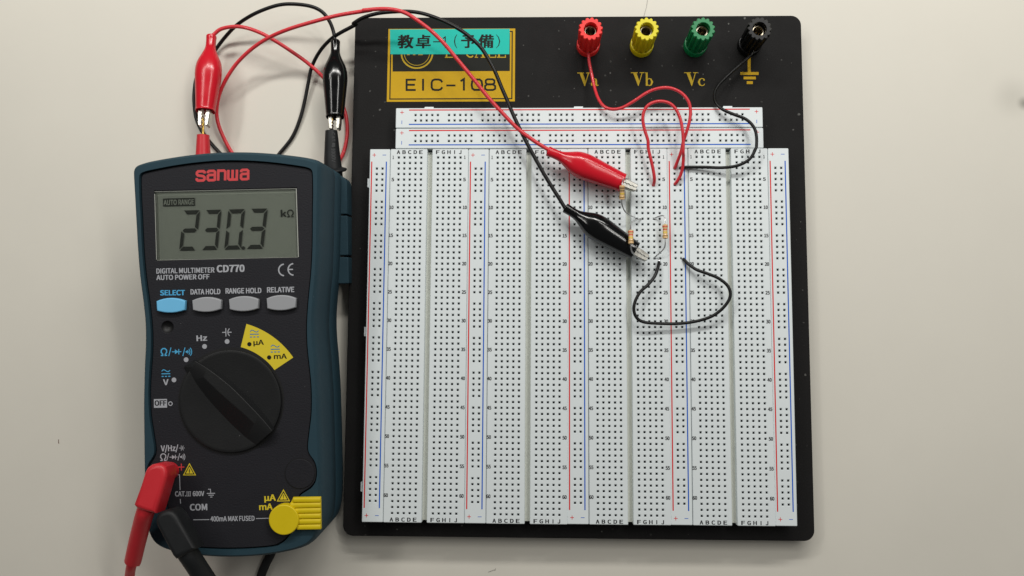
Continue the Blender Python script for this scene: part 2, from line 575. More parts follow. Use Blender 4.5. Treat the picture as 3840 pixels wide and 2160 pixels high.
# --- gold terminal names: serif V with a small letter, and the earth sign
def serif_v(f, o, s):
    """V drawn in a box 5.4 wide and 5.5 high"""
    def T(*ps):
        return [(o[0] + x * s, o[1] + y * s) for x, y in ps]
    f.poly(T((0.95, 5.25), (2.25, 5.25), (3.45, 1.7), (2.85, 0.0)))
    f.poly(T((4.25, 5.25), (4.62, 5.25), (3.05, 0.0), (2.85, 0.0), (3.0, 0.75)))
    f.poly(T((0.0, 5.55), (2.75, 5.55), (2.75, 5.22), (0.0, 5.22)))
    f.poly(T((3.5, 5.55), (5.3, 5.55), (5.3, 5.22), (3.5, 5.22)))

def small(f, o, s, ch):
    def T(*ps):
        return [(o[0] + x * s, o[1] + y * s) for x, y in ps]
    if ch == 'a':
        f.stroke(T((0.45, 2.2), (0.75, 2.95), (1.5, 3.05), (2.1, 2.75), (2.25, 2.2), (2.25, 0.6), (2.55, 0.2), (3.2, 0.35)),
                 [0.6, 0.5, 0.35, 0.6, 0.85, 0.85, 0.6, 0.25])
        f.stroke(T((2.25, 1.9), (1.2, 1.6), (0.45, 1.1), (0.5, 0.4), (1.1, 0.15), (1.7, 0.35), (2.25, 0.8)),
                 [0.3, 0.35, 0.75, 0.7, 0.35, 0.3, 0.3])
    if ch == 'b':
        f.stroke(T((0.8, 5.5), (0.8, 0.05)), 0.9)
        f.stroke(T((0.0, 5.4), (1.0, 5.4)), 0.3)
        f.stroke(T((1.0, 2.5), (1.7, 3.05), (2.5, 2.75), (2.95, 1.6), (2.55, 0.4), (1.8, 0.1), (1.0, 0.55)),
                 [0.3, 0.35, 0.6, 0.95, 0.6, 0.35, 0.3])
    if ch == 'c':
        f.stroke(T((2.75, 2.2), (2.5, 2.85), (1.75, 3.1), (0.95, 2.7), (0.55, 1.6), (0.95, 0.5), (1.75, 0.1), (2.5, 0.3), (2.95, 0.9)),
                 [0.75, 0.5, 0.35, 0.65, 0.95, 0.65, 0.35, 0.35, 0.25])

for ch, p, q in (('a', (18.36, 132.6), (24.53, 132.69)), ('b', (43.11, 132.64), (49.52, 132.67)),
                 ('c', (67.66, 132.56), (73.74, 132.55))):
    f = Flat(Zt)
    serif_v(f, p, 1.17)
    small(f, q, 1.15, ch)
    f.build('terminal_name', M['goldline'], board, BB)
f = Flat(Zt)
f.poly([(97.01, 146.83), (98.37, 146.83), (98.21, 139.02), (96.85, 139.02)])
f.poly([(93.51, 139.09), (101.87, 139.06), (101.84, 137.7), (93.49, 137.73)])
f.poly([(94.93, 136.91), (100.52, 136.9), (100.49, 135.6), (94.91, 135.62)])
f.poly([(96.35, 134.75), (99.12, 134.74), (99.09, 133.39), (96.33, 133.4)])
f.build('earth_sign', M['gold'], board, BB)

# --- breadboard strips: real square funnels over sprung contacts
P = 2.54
def hole_block(V, Fc, MI, x0, x1, y0, y1, xs, ys, zt, zb, end_faces=True):
    """a white block whose top is pierced at every (xs, ys)"""
    def vert(*p):
        V.append(p)
        return len(V) - 1
    def quad(a, b, c, d, mi):
        Fc.append((a, b, c, d))
        MI.append(mi)
    h = P / 2
    yset = sorted(ys)
    xset = sorted(xs)
    def runs(s):                                   # neighbouring positions one pitch apart form one run
        out = [[s[0]]]
        for v in s[1:]:
            if v - out[-1][-1] < P * 1.01:
                out[-1].append(v)
            else:
                out.append([v])
        return out
    def flat(a, b, c, d):
        if b - a > 1e-4 and d - c > 1e-4:
            quad(vert(a, c, zt), vert(b, c, zt), vert(b, d, zt), vert(a, d, zt), 0)
    xr = runs(xset)
    yr = runs(yset)
    xa, xb = xset[0] - h, xset[-1] + h
    flat(x0, xa, y0, y1)
    flat(xb, x1, y0, y1)
    cur = y0
    for r in yr:
        flat(xa, xb, cur, r[0] - h)
        cur = r[-1] + h
    flat(xa, xb, cur, y1)
    A, B, D1, D2, D3 = 0.64, 0.44, 0.22, 0.7, 6.5
    for x in xset:
        for y in yset:
            def ring(a, z):
                return [vert(x - a, y - a, z), vert(x + a, y - a, z), vert(x + a, y + a, z), vert(x - a, y + a, z)]
            R = [ring(h, zt), ring(A, zt), ring(B, zt - D1), ring(B, zt - D2), ring(B, zt - D3)]
            for k in range(4):
                for j in range(4):
                    quad(R[k][j], R[k][(j + 1) % 4], R[k + 1][(j + 1) % 4], R[k + 1][j], 1 if k == 3 else 0)
            quad(*R[4], 1)
    e = 0.22                                        # small chamfer round the top edge
    def side(ax, ay, bx, by, nx, ny):
        t0, t1 = vert(ax, ay, zt), vert(bx, by, zt)
        m0, m1 = vert(ax + nx * e, ay + ny * e, zt - e), vert(bx + nx * e, by + ny * e, zt - e)
        b0, b1 = vert(ax + nx * e, ay + ny * e, zb), vert(bx + nx * e, by + ny * e, zb)
        quad(t0, m0, m1, t1, 0)
        quad(m0, b0, b1, m1, 0)
    side(x0, y0, x1, y0, 0, -1)
    side(x1, y0, x1, y1, 1, 0)
    side(x1, y1, x0, y1, 0, 1)
    side(x0, y1, x0, y0, -1, 0)

ROWS = [-i * P for i in range(63)]
V, Fc, MI = [], [], []
e = 0.22
hole_block(V, Fc, MI, -3.74 + e, 12.94 - e, -161.4 + e, 3.92 - e, [i * P for i in range(5)], ROWS, 9.0, 0)
hole_block(V, Fc, MI, 15.2 + e, 31.46 - e, -161.4 + e, 3.92 - e, [17.78 + i * P for i in range(5)], ROWS, 9.0, 0)
a = len(V)
STRIPS = [((-62.55, 96.73), 0.0), ((-17.84, 96.69), -0.00021), ((26.57, 96.8), 0.00106), ((71.24, 96.92), 0.00019)]
def strip_print():
    f = Flat(9.02)
    for i in range(63):
        n = i + 1
        if n == 1 or n % 5 == 0:
            s = str(n)
            w = 0.62 if n == 1 else 1.62
            if n == 1:
                f.text(s, (-2.75, -i * P - 0.62), (-2.25, -i * P - 0.62), 1.42, 0.02)
                f.text(s, (25.4 + 2.54 + 1.7, -i * P - 0.62), (25.4 + 2.54 + 2.2, -i * P - 0.62), 1.42, 0.02)
            else:
                w = 1.05 if n < 10 else 1.72
                f.text(s, (-2.0 - w, -i * P - 0.66), (-2.0, -i * P - 0.66), 1.46, 0.018)
                f.text(s, (27.94 + 1.35, -i * P - 0.66), (27.94 + 1.35 + w, -i * P - 0.66), 1.46, 0.018)
    for k, ch in enumerate('ABCDEFGHIJ'):
        x = (k if k < 5 else k + 2) * P
        w = {'I': 0.22, 'J': 0.95}.get(ch, 1.36)
        f.text(ch, (x - w / 2 - 0.15, 1.68), (x + w / 2 - 0.15, 1.68), 1.62, 0.016)
        f.text(ch, (x - w / 2 - 0.2, -160.92), (x + w / 2 - 0.2, -160.92), 1.6, 0.016)
    return f

first = None
for (sx, sy), rz in STRIPS:
    if first is None:
        o = mesh('terminal_strip', V, Fc, M['white'], board, mats=[M['contact']], midx=MI)
        ch = [plate('channel_floor', [[(12.6, -160.6), (15.5, -160.6), (15.5, 3.1), (12.6, 3.1)]], 0.2, 6.0, M['channel'], o),
              strip_print().build('printed_scale', M['ink'], o)]
        first = (o, ch)
    else:
        o = first[0].copy()
        put(o, board)
        for q in first[1]:
            q2 = q.copy()
            put(q2, o)
    o.location = ((sx - BB[0]) * MM, (sy - BB[1]) * MM, (ZB - 9.0) * MM)
    o.rotation_euler = (0, 0, rz)

# bus strip, centred on its own middle
V, Fc, MI = [], [], []
L2 = 82.6
ys = [73.66 - (6 * gq + k) * P for gq in range(10) for k in range(5)]
hole_block(V, Fc, MI, -4.58 + e, 4.58 - e, -L2 + e, L2 - e, [-1.33, 1.21], ys, 9.0, 0)
BUS = [((-62.55 - 8.52, 96.73 - 78.74, 0.0)), ((-17.84 - 8.55, 96.69 - 78.74, 0.0)), ((26.57 - 8.5, 96.8 - 78.74, 0.001)),
       ((71.24 - 8.55, 96.92 - 78.74, 0.0)), ((71.24 + 36.15, 97.0 - 78.74, -0.001)),
       ((18.35, 115.05, -math.pi / 2 + 0.0005)), ((18.45, 105.55, -math.pi / 2 + 0.0005))]
first = None
for bx, by, rz in BUS:
    if first is None:
        o = mesh('bus_strip', V, Fc, M['white'], board, mats=[M['contact']], midx=MI)
        ch = []
        fr_ = Flat(9.02)
        fr_.stroke([(-3.68, 76.9), (-3.68, -76.6)], 0.52)
        fr_.stroke([(-3.43, 79.9), (-1.77, 79.9)], 0.26)
        fr_.stroke([(-2.6, 80.75), (-2.6, 79.05)], 0.26)
        fr_.stroke([(-3.43, -79.8), (-1.77, -79.8)], 0.26)
        fr_.stroke([(-2.6, -78.95), (-2.6, -80.65)], 0.26)
        ch.append(fr_.build('red_rail_print', M['ink_red'], o))
        fb = Flat(9.02)
        fb.stroke([(2.95, 76.9), (2.95, -76.6)], 0.52)
        fb.stroke([(1.15, 79.9), (2.8, 79.9)], 0.26)
        fb.stroke([(1.15, -79.8), (2.8, -79.8)], 0.26)
        ch.append(fb.build('blue_rail_print', M['ink_blue'], o))
        first = (o, ch)
    else:
        o = first[0].copy()
        put(o, board)
        for q in first[1]:
            put(q.copy(), o)
    o.location = ((bx - BB[0]) * MM, (by - BB[1]) * MM, (ZB - 9.0) * MM)
    o.rotation_euler = (0, 0, rz)
    if bx < -70 or by > 110:                          # dovetail tabs show only on the free edges
        for ty in (67.3, 0.0, -68.0):
            plate('dovetail_tab', [[(-4.5, ty - 2.1), (-4.5, ty + 2.1), (-5.75, ty + 2.3), (-5.75, ty - 1.7)]], 1.0, 7.0,
                  M['white'], o)

# --- binding posts
for (px, py), cname, lab, turn in (((23.4, 151.8), 'red', 'red knurled binding post above Va', 0.1), ((48.1, 151.6), 'yellow', 'yellow knurled binding post above Vb', 0.25),
                             ((72.8, 151.5), 'green', 'green knurled binding post above Vc', 0.2), ((97.5, 151.5), 'black', 'black knurled binding post above earth sign', 0.4)):
    m = M['post_' + cname]
    o = lathe('binding_post', [(5.35, 0), (5.35, 3.3), (5.2, 3.75), (4.9, 3.9)], 0, 0, m, board, n=56)
    o['label'] = lab
    o.location = ((px - BB[0]) * MM, (py - BB[1]) * MM, (ZP - 0.0) * MM)
    o.rotation_euler = (0, 0, turn)
    lathe('knurled_cap', [(4.7, 4.4), (4.95, 4.5), (5.1, 5.0), (5.42, 19.9), (5.3, 20.3), (5.05, 20.5), (3.15, 20.5), (3.0, 20.35), (2.95, 15.0)],
          0, 0, m, o, n=168, lobes=14, depth=0.78, smooth=35, cap1=False)
    lathe('metal_socket', [(2.7, 3.5), (2.7, 17.2), (2.55, 17.5), (2.15, 17.5), (2.0, 17.2), (2.0, 6.0)], 0, 0, M['nickel'], o, n=32)
    lathe('clamp_nut', [(3.2, 3.8), (3.2, 4.6)], 0, 0, M['nickel'], o, n=24)

# ------------------------------------------------------------------ jumper wires on the board
def wire(name, pts, r, m, label, bare=(), cat='wire', group='jumper wires on the breadboard'):
    base = (pts[0][0], pts[0][1], 0)
    t = thing(name, base, label, cat, group)
    tube('insulation', pts, r, m, t, base)
    for b in bare:
        tube('bare_end', b, 0.3, M['lead'], t, base, sides=8, per=4)
    return t

wire('jumper_wire', [(23.31, 146.62, 12.9), (23.59, 142.62, 13.2), (24.57, 136.95, 14), (25.91, 129.48, 15.5), (27.49, 123.2, 18.5), (29.89, 119.15, 20.5), (33.36, 117.63, 21.5), (37.58, 117.99, 22.5), (42.5, 120.37, 24), (48.45, 124.08, 25), (53.36, 125.65, 26), (58.3, 125.63, 26.5), (63.03, 123.55, 26.5), (66.23, 119.78, 26.5), (67.25, 115.56, 26), (66.88, 111.08, 25.5), (65.8, 106.74, 24.5), (64.33, 102.01, 23)] + [(63.77, 98.82, 21.8), (62.56, 95.06, 20.2), (61.69, 92.53, 18.6), (61.46, 91.73, 17.4)],
     0.72, M['red_pvc'], 'red jumper wire curving from the red post Va to the plus rail',
     [[(23.31, 146.62, 12.9), (23.32, 148.21, 12.7)], [(61.46, 91.73, 17.4), (62.03, 92.82, 13.5)]])
wire('jumper_wire', [(51.88, 84.06, 17.3), (52.03, 85.15, 19), (51.89, 86.9, 20.5), (51.26, 90.19, 21.5), (50.28, 94.1, 22.5), (48.98, 99.24, 23.5)] + [(48.68, 102.65, 24.5), (47.05, 107.52, 25.5), (46.31, 111.85, 26.5), (47.01, 115.49, 27.2), (49.3, 118.02, 27.8), (53.27, 119.18, 28), (57.5, 118.4, 28), (60.48, 115.79, 27.8), (62.48, 111.55, 27.4), (63.48, 106.55, 27), (63.9, 101.67, 26.2), (63.93, 97.28, 25.4)] + [(64.33, 95.46, 23.6), (64.28, 91.4, 21.6), (63.53, 88.04, 20), (62.17, 85.44, 18.6), (61.45, 84.54, 17.4)],
     0.72, M['red_pvc'], 'short red jumper wire looped from hole I6 to the plus rail',
     [[(51.88, 84.06, 17.3), (52.39, 85.1, 13.5)], [(61.45, 84.54, 17.4), (62.03, 85.51, 13.5)]])
wire('jumper_wire', [(97.68, 145.77, 12.9), (95.11, 143.37, 12.6), (90.54, 139.32, 13), (85.85, 134.87, 14), (81.6, 130.11, 15.5), (79.69, 125.91, 17), (79.83, 121.33, 19), (82.39, 117.79, 20.6), (87.12, 115.08, 21.8), (92.17, 112.66, 22.6), (95.31, 109.12, 23.2), (96.48, 104.95, 23.4), (96.37, 99.81, 23.4)] + [(96.07, 99.21, 23.4), (93.96, 95.18, 23), (90.63, 92.77, 22.4), (86.4, 91.56, 21.4), (80.95, 91.31, 20.4), (75.03, 91.75, 19.6), (69.44, 91.93, 19), (65.83, 91.96, 18.7), (64.28, 91.87, 18.2), (63.93, 91.88, 17.3)],
     0.70, M['black_pvc'], 'black jumper wire curving from the black post to the minus rail',
     [[(97.68, 145.77, 12.9), (98.01, 147.09, 12.7)], [(63.93, 91.88, 17.3), (64.56, 92.82, 13.5)]])
wire('jumper_wire', [(53.88, 49.42, 18.4), (53.12, 46.6, 20), (51.45, 42.64, 21.6), (48.36, 38.8, 22.4), (45.1, 35.78, 22.8), (42.94, 32.02, 23), (42.14, 28.17, 23), (43.22, 24.66, 22.8), (46.47, 22.6, 22.2), (53.61, 22.05, 21.2), (61.97, 22.11, 20.8), (69.6, 23.16, 21), (76.45, 25.5, 22), (81.43, 29.63, 22.8), (83.84, 34.09, 23.2), (82.89, 38.26, 23.2), (79.09, 41.7, 22.8), (74.19, 43.96, 22), (69.92, 45.69, 21), (66.66, 48.32, 19.6), (64.59, 50.95, 17.9)],
     0.70, M['black_pvc'], 'black jumper wire looped round from hole J19 to the minus rail',
     [[(53.88, 49.42, 18.4), (54.13, 50.83, 17.6), (54.71, 51.77, 13.5)], [(64.59, 50.95, 17.9), (64.1, 51.41, 17.4), (64.74, 51.93, 13.5)]])

# ------------------------------------------------------------------ resistors
def resistor(label, p0, p1, bands, leads):
    """p0, p1: ends of the body"""
    base = (p0[0], p0[1], ZB)
    t = thing('resistor', base, label, 'resistor', 'resistors on the breadboard')
    a, b = Vector(p0), Vector(p1)
    L = (b - a).length
    def rad(s):
        ends = 1.22
        w = 1.02
        if s < 0.05:
            return 0.35 + (ends - 0.35) * math.sqrt(max(0, s / 0.05)) * 0.85
        if s < 0.22:
            return ends
        if s < 0.30:
            return ends + (w - ends) * (s - 0.22) / 0.08
        if s > 0.5:
            return rad(1 - s)
        return w
    def part(name, s0, s1, n, m, grow=0.0):
        d = (b - a).normalized()
        s_ = d.cross(Vector((0, 0, 1))).normalized()
        u = s_.cross(d)
        rs = []
        for i in range(n + 1):
            s = s0 + (s1 - s0) * i / n
            r = rad(s) + grow
            c0 = a + d * (s * L)
            rs.append([tuple(c0 + (s_ * math.cos(q) + u * math.sin(q)) * r) for q in (2 * math.pi * k / 16 for k in range(16))])
        return rings(name, rs, m, t, base, 50)
    part('body', 0.0, 1.0, 40, M['beige'])
    for s, cn in bands:
        part('colour_band', s - 0.032, s + 0.032, 3, M['band_' + cn], 0.03)
    for ld in leads:
        tube('lead', ld, 0.29, M['lead'], t, base, sides=8, per=6)
    return t

resistor('resistor with brown and yellow bands hanging from the red clip on the board', (36.82, 81.57, 29.2), (36.88, 75.45, 27.4),
         [(0.18, 'brown'), (0.38, 'black'), (0.58, 'yellow'), (0.80, 'gold')],
         [[(36.82, 81.4, 29.2), (36.83, 82.3, 29.2), (37.05, 83.44, 28.6), (37.65, 84.65, 27.4), (38.92, 85.25, 26), (40.27, 85.56, 24.6)], [(36.84, 75.57, 27.4), (36.83, 74.31, 26.6), (37.38, 72.71, 25.4), (38.67, 70.88, 23.6), (40.86, 69.7, 21.8), (42.92, 69.28, 19.6), (43.96, 69.2, 17.5), (44.48, 69.53, 14)]])
resistor('resistor with red bands lying over the tip of the black clip', (40.35, 61.87, 29.5), (40.32, 55.57, 30.2),
         [(0.17, 'red'), (0.37, 'red'), (0.57, 'yellow'), (0.80, 'gold')],
         [[(40.31, 61.75, 29.5), (40.49, 63.61, 28), (41.22, 65.74, 25), (43, 67.66, 20.6), (45.26, 68.59, 18.6), (46.38, 68.97, 17.4), (46.99, 69.57, 14)], [(40.32, 55.72, 30.2), (40.37, 54.2, 30), (40.86, 52.54, 29), (42.11, 51.34, 27.6), (43.82, 50.38, 26.4), (45.52, 49.75, 25.4)]])
resistor('resistor with red bands standing alone beside the plus rail', (56.17, 65.71, 22), (56.22, 59.13, 22),
         [(0.17, 'red'), (0.37, 'red'), (0.57, 'yellow'), (0.80, 'gold')],
         [[(56.16, 65.55, 22), (56.21, 67.26, 21.8), (56.19, 68.88, 21.2), (55.48, 69.73, 20.6), (54.08, 69.66, 19.6), (52.7, 69.25, 18.4), (51.96, 69.09, 17.2), (52.18, 69.58, 14)], [(56.22, 59.26, 22), (56.23, 57.45, 21.8), (55.93, 55.5, 21.2), (54.82, 53.98, 20.4), (53.36, 52.63, 19.2), (52.18, 51.64, 18), (51.79, 51.33, 17.2), (52.1, 51.67, 14)]])

# ------------------------------------------------------------------ alligator-clip leads
def boot_and_jaws(parent, base, p0, p1, boot_m, jaw_len, gap, width_scale=1.0, flat_=0.8, jaw_w=1.75, roll=0.0):
    """p0: tail of the boot, p1: mouth of the boot; jaws run on beyond p1"""
    a, b = Vector(p0), Vector(p1)
    d = (b - a).normalized()
    L = (b - a).length
    s = d.cross(Vector((0, 0, 1))).normalized()
    u = s.cross(d).normalized()
    if roll:
        rm = Matrix.Rotation(roll, 3, d)
        s, u = rm @ s, rm @ u
    prof = [(0.0, 1.95, 1.0), (0.015, 2.15, 1.0), (0.07, 2.05, 1.0), (0.15, 2.1, 1.0), (0.20, 2.55, 0.98), (0.27, 3.6, 0.92), (0.34, 4.75, 0.86), (0.40, 5.35, 0.84),
            (0.47, 5.62, 0.84), (0.55, 5.55, 0.84), (0.70, 5.0, 0.86), (0.85, 4.45, 0.9), (0.97, 4.05, 0.92), (0.99, 4.15, 0.92), (1.0, 4.0, 0.92)]
    prof = spline(prof, 4)
    rs = []
    for t, r, k in prof:
        c0 = a + d * (t * L)
        ring = []
        for j in range(28):
            q = 2 * math.pi * j / 28
            cx, cy = math.cos(q), math.sin(q)
            e2 = 0.88
            ring.append(tuple(c0 + s * (r * width_scale * math.copysign(abs(cx) ** e2, cx)) + u * (r * width_scale * k * math.copysign(abs(cy) ** e2, cy))))
        rs.append(ring)
    # the open mouth turns inwards
    c0 = b - d * 2.5
    rs.append([tuple(c0 + s * (3.3 * math.cos(2 * math.pi * j / 28)) + u * (3.0 * math.sin(2 * math.pi * j / 28))) for j in range(28)])
    bo = rings('boot', rs, boot_m, parent, base, smooth=60)
    for sg in (-1, 1):
        x0, x1 = -6.0, jaw_len
        inner = []
        nt_ = 4
        for k in range(nt_ * 2 + 1):
            x = x0 + 5.0 + (x1 - 0.6 - x0 - 5.0) * k / (nt_ * 2)
            inner.append((x, gap / 2 + (0.42 if (k % 2) == (sg > 0) else -0.06)))
        outer = [(x1 - 0.1, gap / 2 + 0.35), (x1, gap / 2 + 0.9), (x1 - 0.4, gap / 2 + jaw_w * 0.86), (x1 * 0.5, gap / 2 + jaw_w * 1.05), (x0, gap / 2 + jaw_w * 1.25)]
        prof2 = [(x0, gap / 2 + 0.3)] + inner + outer
        hh = 1.7
        vs, fs = [], []
        n = len(prof2)
        for h, ins in ((-hh, 0.0), (hh - 0.35, 0.0), (hh, 0.3)):
            for x, y in prof2:
                yy = y if ins == 0 else max(y, 0) + (0.0 if y < gap / 2 + 0.6 else -ins)
                vs.append(tuple(b + d * (x if x < x1 - 0.01 else x - ins * 0.6) + s * (sg * yy) + u * h))
        for lv in range(2):
            for j in range(n):
                j2 = (j + 1) % n
                q = (lv * n + j, lv * n + j2, (lv + 1) * n + j2, (lv + 1) * n + j)
                fs.append(q if sg > 0 else q[::-1])
        fs.append(tuple(range(n))[::-1] if sg > 0 else tuple(range(n)))
        fs.append(tuple(range(2 * n, 3 * n)) if sg > 0 else tuple(range(2 * n, 3 * n))[::-1])
        mesh('jaw', vs, fs, M['steel'], parent, base)
    return bo

rl_base = (-156.99, 160.46, 0)
rl = thing('clip_lead', rl_base, 'red clip lead joining the red probe tip to a resistor on the board', 'clip lead', 'alligator clip leads')
R1a, R1b = (-152.75, 156.55, 11), (-152.45, 118.82, 15.5)
R2a, R2b = (4.54, 97.53, 26), (37.63, 83.84, 23.6)
boot_and_jaws(rl, rl_base, R1a, R1b, M['red_boot'], 7.4, 1.7, 1.07)
boot_and_jaws(rl, rl_base, R2a, R2b, M['red_boot'], 6.6, 0.05, 1.02, jaw_w=1.75)
tube('cable', [(-152.77, 153.93, 11), (-152.6, 155.8, 11), (-151.27, 157.54, 11), (-147.94, 159.69, 11.5), (-141.41, 160.37, 12.5), (-135.14, 159.33, 13), (-128.4, 156.76, 13), (-122.55, 153.71, 12), (-115.88, 149.86, 9.5), (-108.01, 144.7, 6.5), (-101.12, 138.55, 4), (-94.51, 130.51, 2.5), (-91.08, 122.66, 1.6), (-89.84, 115.23, 1.4), (-90.27, 107.77, 1.4), (-92.47, 100.64, 1.4), (-96.92, 96.6, 1.5), (-104.78, 94.73, 1.6), (-120.04, 94.11, 1.6), (-132.33, 95.35, 1.6), (-140.42, 98.45, 1.6), (-144.45, 103.32, 2), (-148.03, 109.89, 3), (-150.38, 116.31, 4.5), (-150.81, 122.38, 6), (-148.9, 129.81, 8), (-144.93, 136.88, 10), (-139.45, 143.45, 12), (-131.76, 149.27, 14.5), (-123.44, 153.3, 17), (-113.71, 155.97, 20), (-101.3, 158.53, 22.5), (-89.14, 160.66, 24.5), (-74.76, 162.08, 26.5)] + [(-78.08, 161.24, 28), (-70.47, 161.44, 29), (-63.95, 160.83, 29.5), (-58.44, 158.95, 29.8), (-52.97, 155.36, 29.8), (-47.04, 150.79, 29.5), (-41.62, 145.5, 29), (-36.68, 139.61, 28.5), (-31.76, 133.73, 28), (-26.84, 127.78, 27.4), (-21.91, 121.58, 27), (-16.02, 115.08, 26.6), (-8.66, 107.48, 26.3), (-1.34, 101.95, 26.1), (3.82, 98.7, 26), (5.47, 97.8, 26)],
     0.88, M['red_pvc'], rl, rl_base, per=6)

bl_base = (-97.03, 158.39, 0)
bl = thing('clip_lead', bl_base, 'black clip lead joining the black probe tip to the resistors on the board', 'clip lead', 'alligator clip leads')
B1a, B1b = (-94.04, 153.52, 12), (-92.5, 115.92, 15.5)
B2a, B2b = (12.16, 72.44, 25), (42.77, 53.52, 23.6)
boot_and_jaws(bl, bl_base, B1a, B1b, M['black_boot'], 6.0, 1.7, 1.0)
boot_and_jaws(bl, bl_base, B2a, B2b, M['black_boot'], 6.4, 0.05, 1.02, jaw_w=1.75)
tube('cable', [(-94.05, 151.42, 12), (-94.29, 153.89, 12), (-95.19, 158.24, 12), (-96.87, 162.49, 13), (-99.93, 166.43, 14), (-104.68, 168.69, 15), (-111.8, 169.7, 15.5), (-119.17, 169.77, 15), (-126.66, 168.13, 14), (-134.48, 165.59, 12), (-142.43, 162.58, 8), (-149.22, 158.21, 4), (-154.68, 152.34, 2), (-159.64, 146.23, 1.4), (-162.97, 140.04, 1), (-163.76, 133.71, 1), (-163.62, 127.4, 1), (-162.11, 119.22, 1), (-158.42, 112.32, 1), (-153.23, 106.07, 1), (-148.11, 101.4, 1), (-140.6, 97.98, 1), (-131.96, 96.73, 1), (-125.29, 99.21, 1), (-120.55, 104.48, 1), (-115.84, 111.02, 1), (-112.59, 119.01, 1.4), (-110.51, 126.96, 2), (-108.61, 135.96, 3.2), (-106.64, 143.48, 5), (-102.28, 149.87, 8), (-96.83, 154.3, 11), (-91.49, 156.69, 13.5), (-83.84, 159.65, 16)] + [(-84.59, 159.19, 18), (-79.76, 161.42, 19.5), (-72.93, 162.74, 21), (-65.7, 163.05, 22), (-58.51, 162.75, 23), (-52.35, 161.46, 24), (-46.2, 159.05, 25), (-40.14, 156.11, 25.6), (-34.11, 152.44, 26), (-29.11, 148.41, 26.2), (-25.12, 144.32, 26.2), (-21.63, 138.8, 26), (-18.88, 133.48, 26), (-16.14, 126.73, 25.8), (-13.65, 121, 25.6), (-11.17, 115.01, 25.5), (-8.2, 108.53, 25.4), (-4.26, 100.58, 25.3)] + [(2.12, 88.88, 25.2), (6.02, 82.34, 25), (9.9, 76.11, 25), (12.16, 72.44, 25), (13.25, 71.73, 25)],
     0.86, M['black_pvc'], bl, bl_base, per=6)

# ------------------------------------------------------------------ the multimeter (own tilted frame; w = 44 is the face)
MO = (-127.2, 12.944, 4.987)
MR = (math.radians(5.1411), math.radians(-0.1305), math.radians(1.45))
meter = thing('multimeter', MO, 'dark digital multimeter in a teal rubber holster, its display reading 230.3', 'multimeter', rot=MR)
U0 = 1.9
OUT_H = [(0, 81.2), (10, 80.9), (20, 80.0), (30, 78.6), (35.2, 77.5), (37.9, 76.3), (39.1, 74.2), (39.2, 71), (38.9, 63), (38.5, 52), (38.1, 42), (37.4, 31), (36.2, 20), (35.5, 11),
         (35.6, 2), (36.1, -5), (36.5, -14), (36.8, -22), (36.9, -34), (37.0, -48), (36.9, -60), (36.6, -67.5), (35.8, -73), (33.9, -77.6), (30.6, -80.6), (25.5, -82.5), (18, -84.0), (9, -85.0)]
IN_H = [(0, 77.3), (10, 76.9), (20, 75.9), (30, 74.3), (33.6, 73.5), (35.2, 72.6), (35.8, 70.6), (35.8, 63), (35.5, 55), (35.1, 41), (34.3, 30), (33, 19), (32.2, 9), (32.3, 0),
        (33.1, -9), (33.6, -17), (33.4, -26), (32.5, -33), (31.7, -39), (31.8, -41.8), (32.7, -43.7), (34.0, -45.6), (34.9, -48.1), (35.1, -51.1), (34.4, -54.4), (32.5, -56.9), (29.9, -58.6),
        (28, -60), (27.4, -63), (26.9, -68), (25.2, -73), (22.5, -77), (19.7, -79.3), (16.5, -80.6), (8, -81.3)]
def full(half, bottom):
    right = half + [(0, bottom)]
    left = [(-x, y) for x, y in reversed(half[1:])]
    return [(x + U0, y) for x, y in right + left][::-1]      # counter-clockwise
OUT = spline(full(OUT_H, -85.3), 4, True)
INN = spline(full(IN_H, -81.5), 4, True)
def inset(lp, d):
    n = len(lp)
    out = []
    for i in range(n):
        a, b = Vector(lp[i - 1]), Vector(lp[(i + 1) % n])
        t = (b - a).normalized()
        out.append((lp[i][0] - t.y * d, lp[i][1] + t.x * d))
    return out
# holster: side wall, rounded over at the front and open for the face
hol = rings('holster', [[(x, y, w) for x, y in inset(OUT, d)] for w, d in
            ((3.0, 1.6), (4.0, 0.5), (6.0, 0.05), (19.6, 0.0), (19.9, 0.3), (20.2, 0.3), (20.5, 0.0), (28, 0.0), (38, 0.0), (40, 0.05), (42, 0.25), (43.4, 0.65), (44.4, 1.1), (45.0, 1.65))],
            M['rubber'], meter, smooth=50, cap1=False)
plate('front_rim', [inset(OUT, 1.65), INN], 41.0, 45.0, M['rubber'], hol, smooth=30)
# face with an opening for the display
LCD = [(-28.22, 65.55), (30.66, 65.45), (31.04, 36.86), (-27.9, 36.89)]
WELL = (-23.74, 9.66)
face = plate('face_panel', [inset(INN, 0.55), LCD, circle(WELL[0], WELL[1], 2.5, 32)], 40.0, 44.0, M['panel'], meter, bevel=0.25, res=1)
plate('inner_case', [inset(INN, -0.3)], 34.0, 39.9, M['dark'], meter)

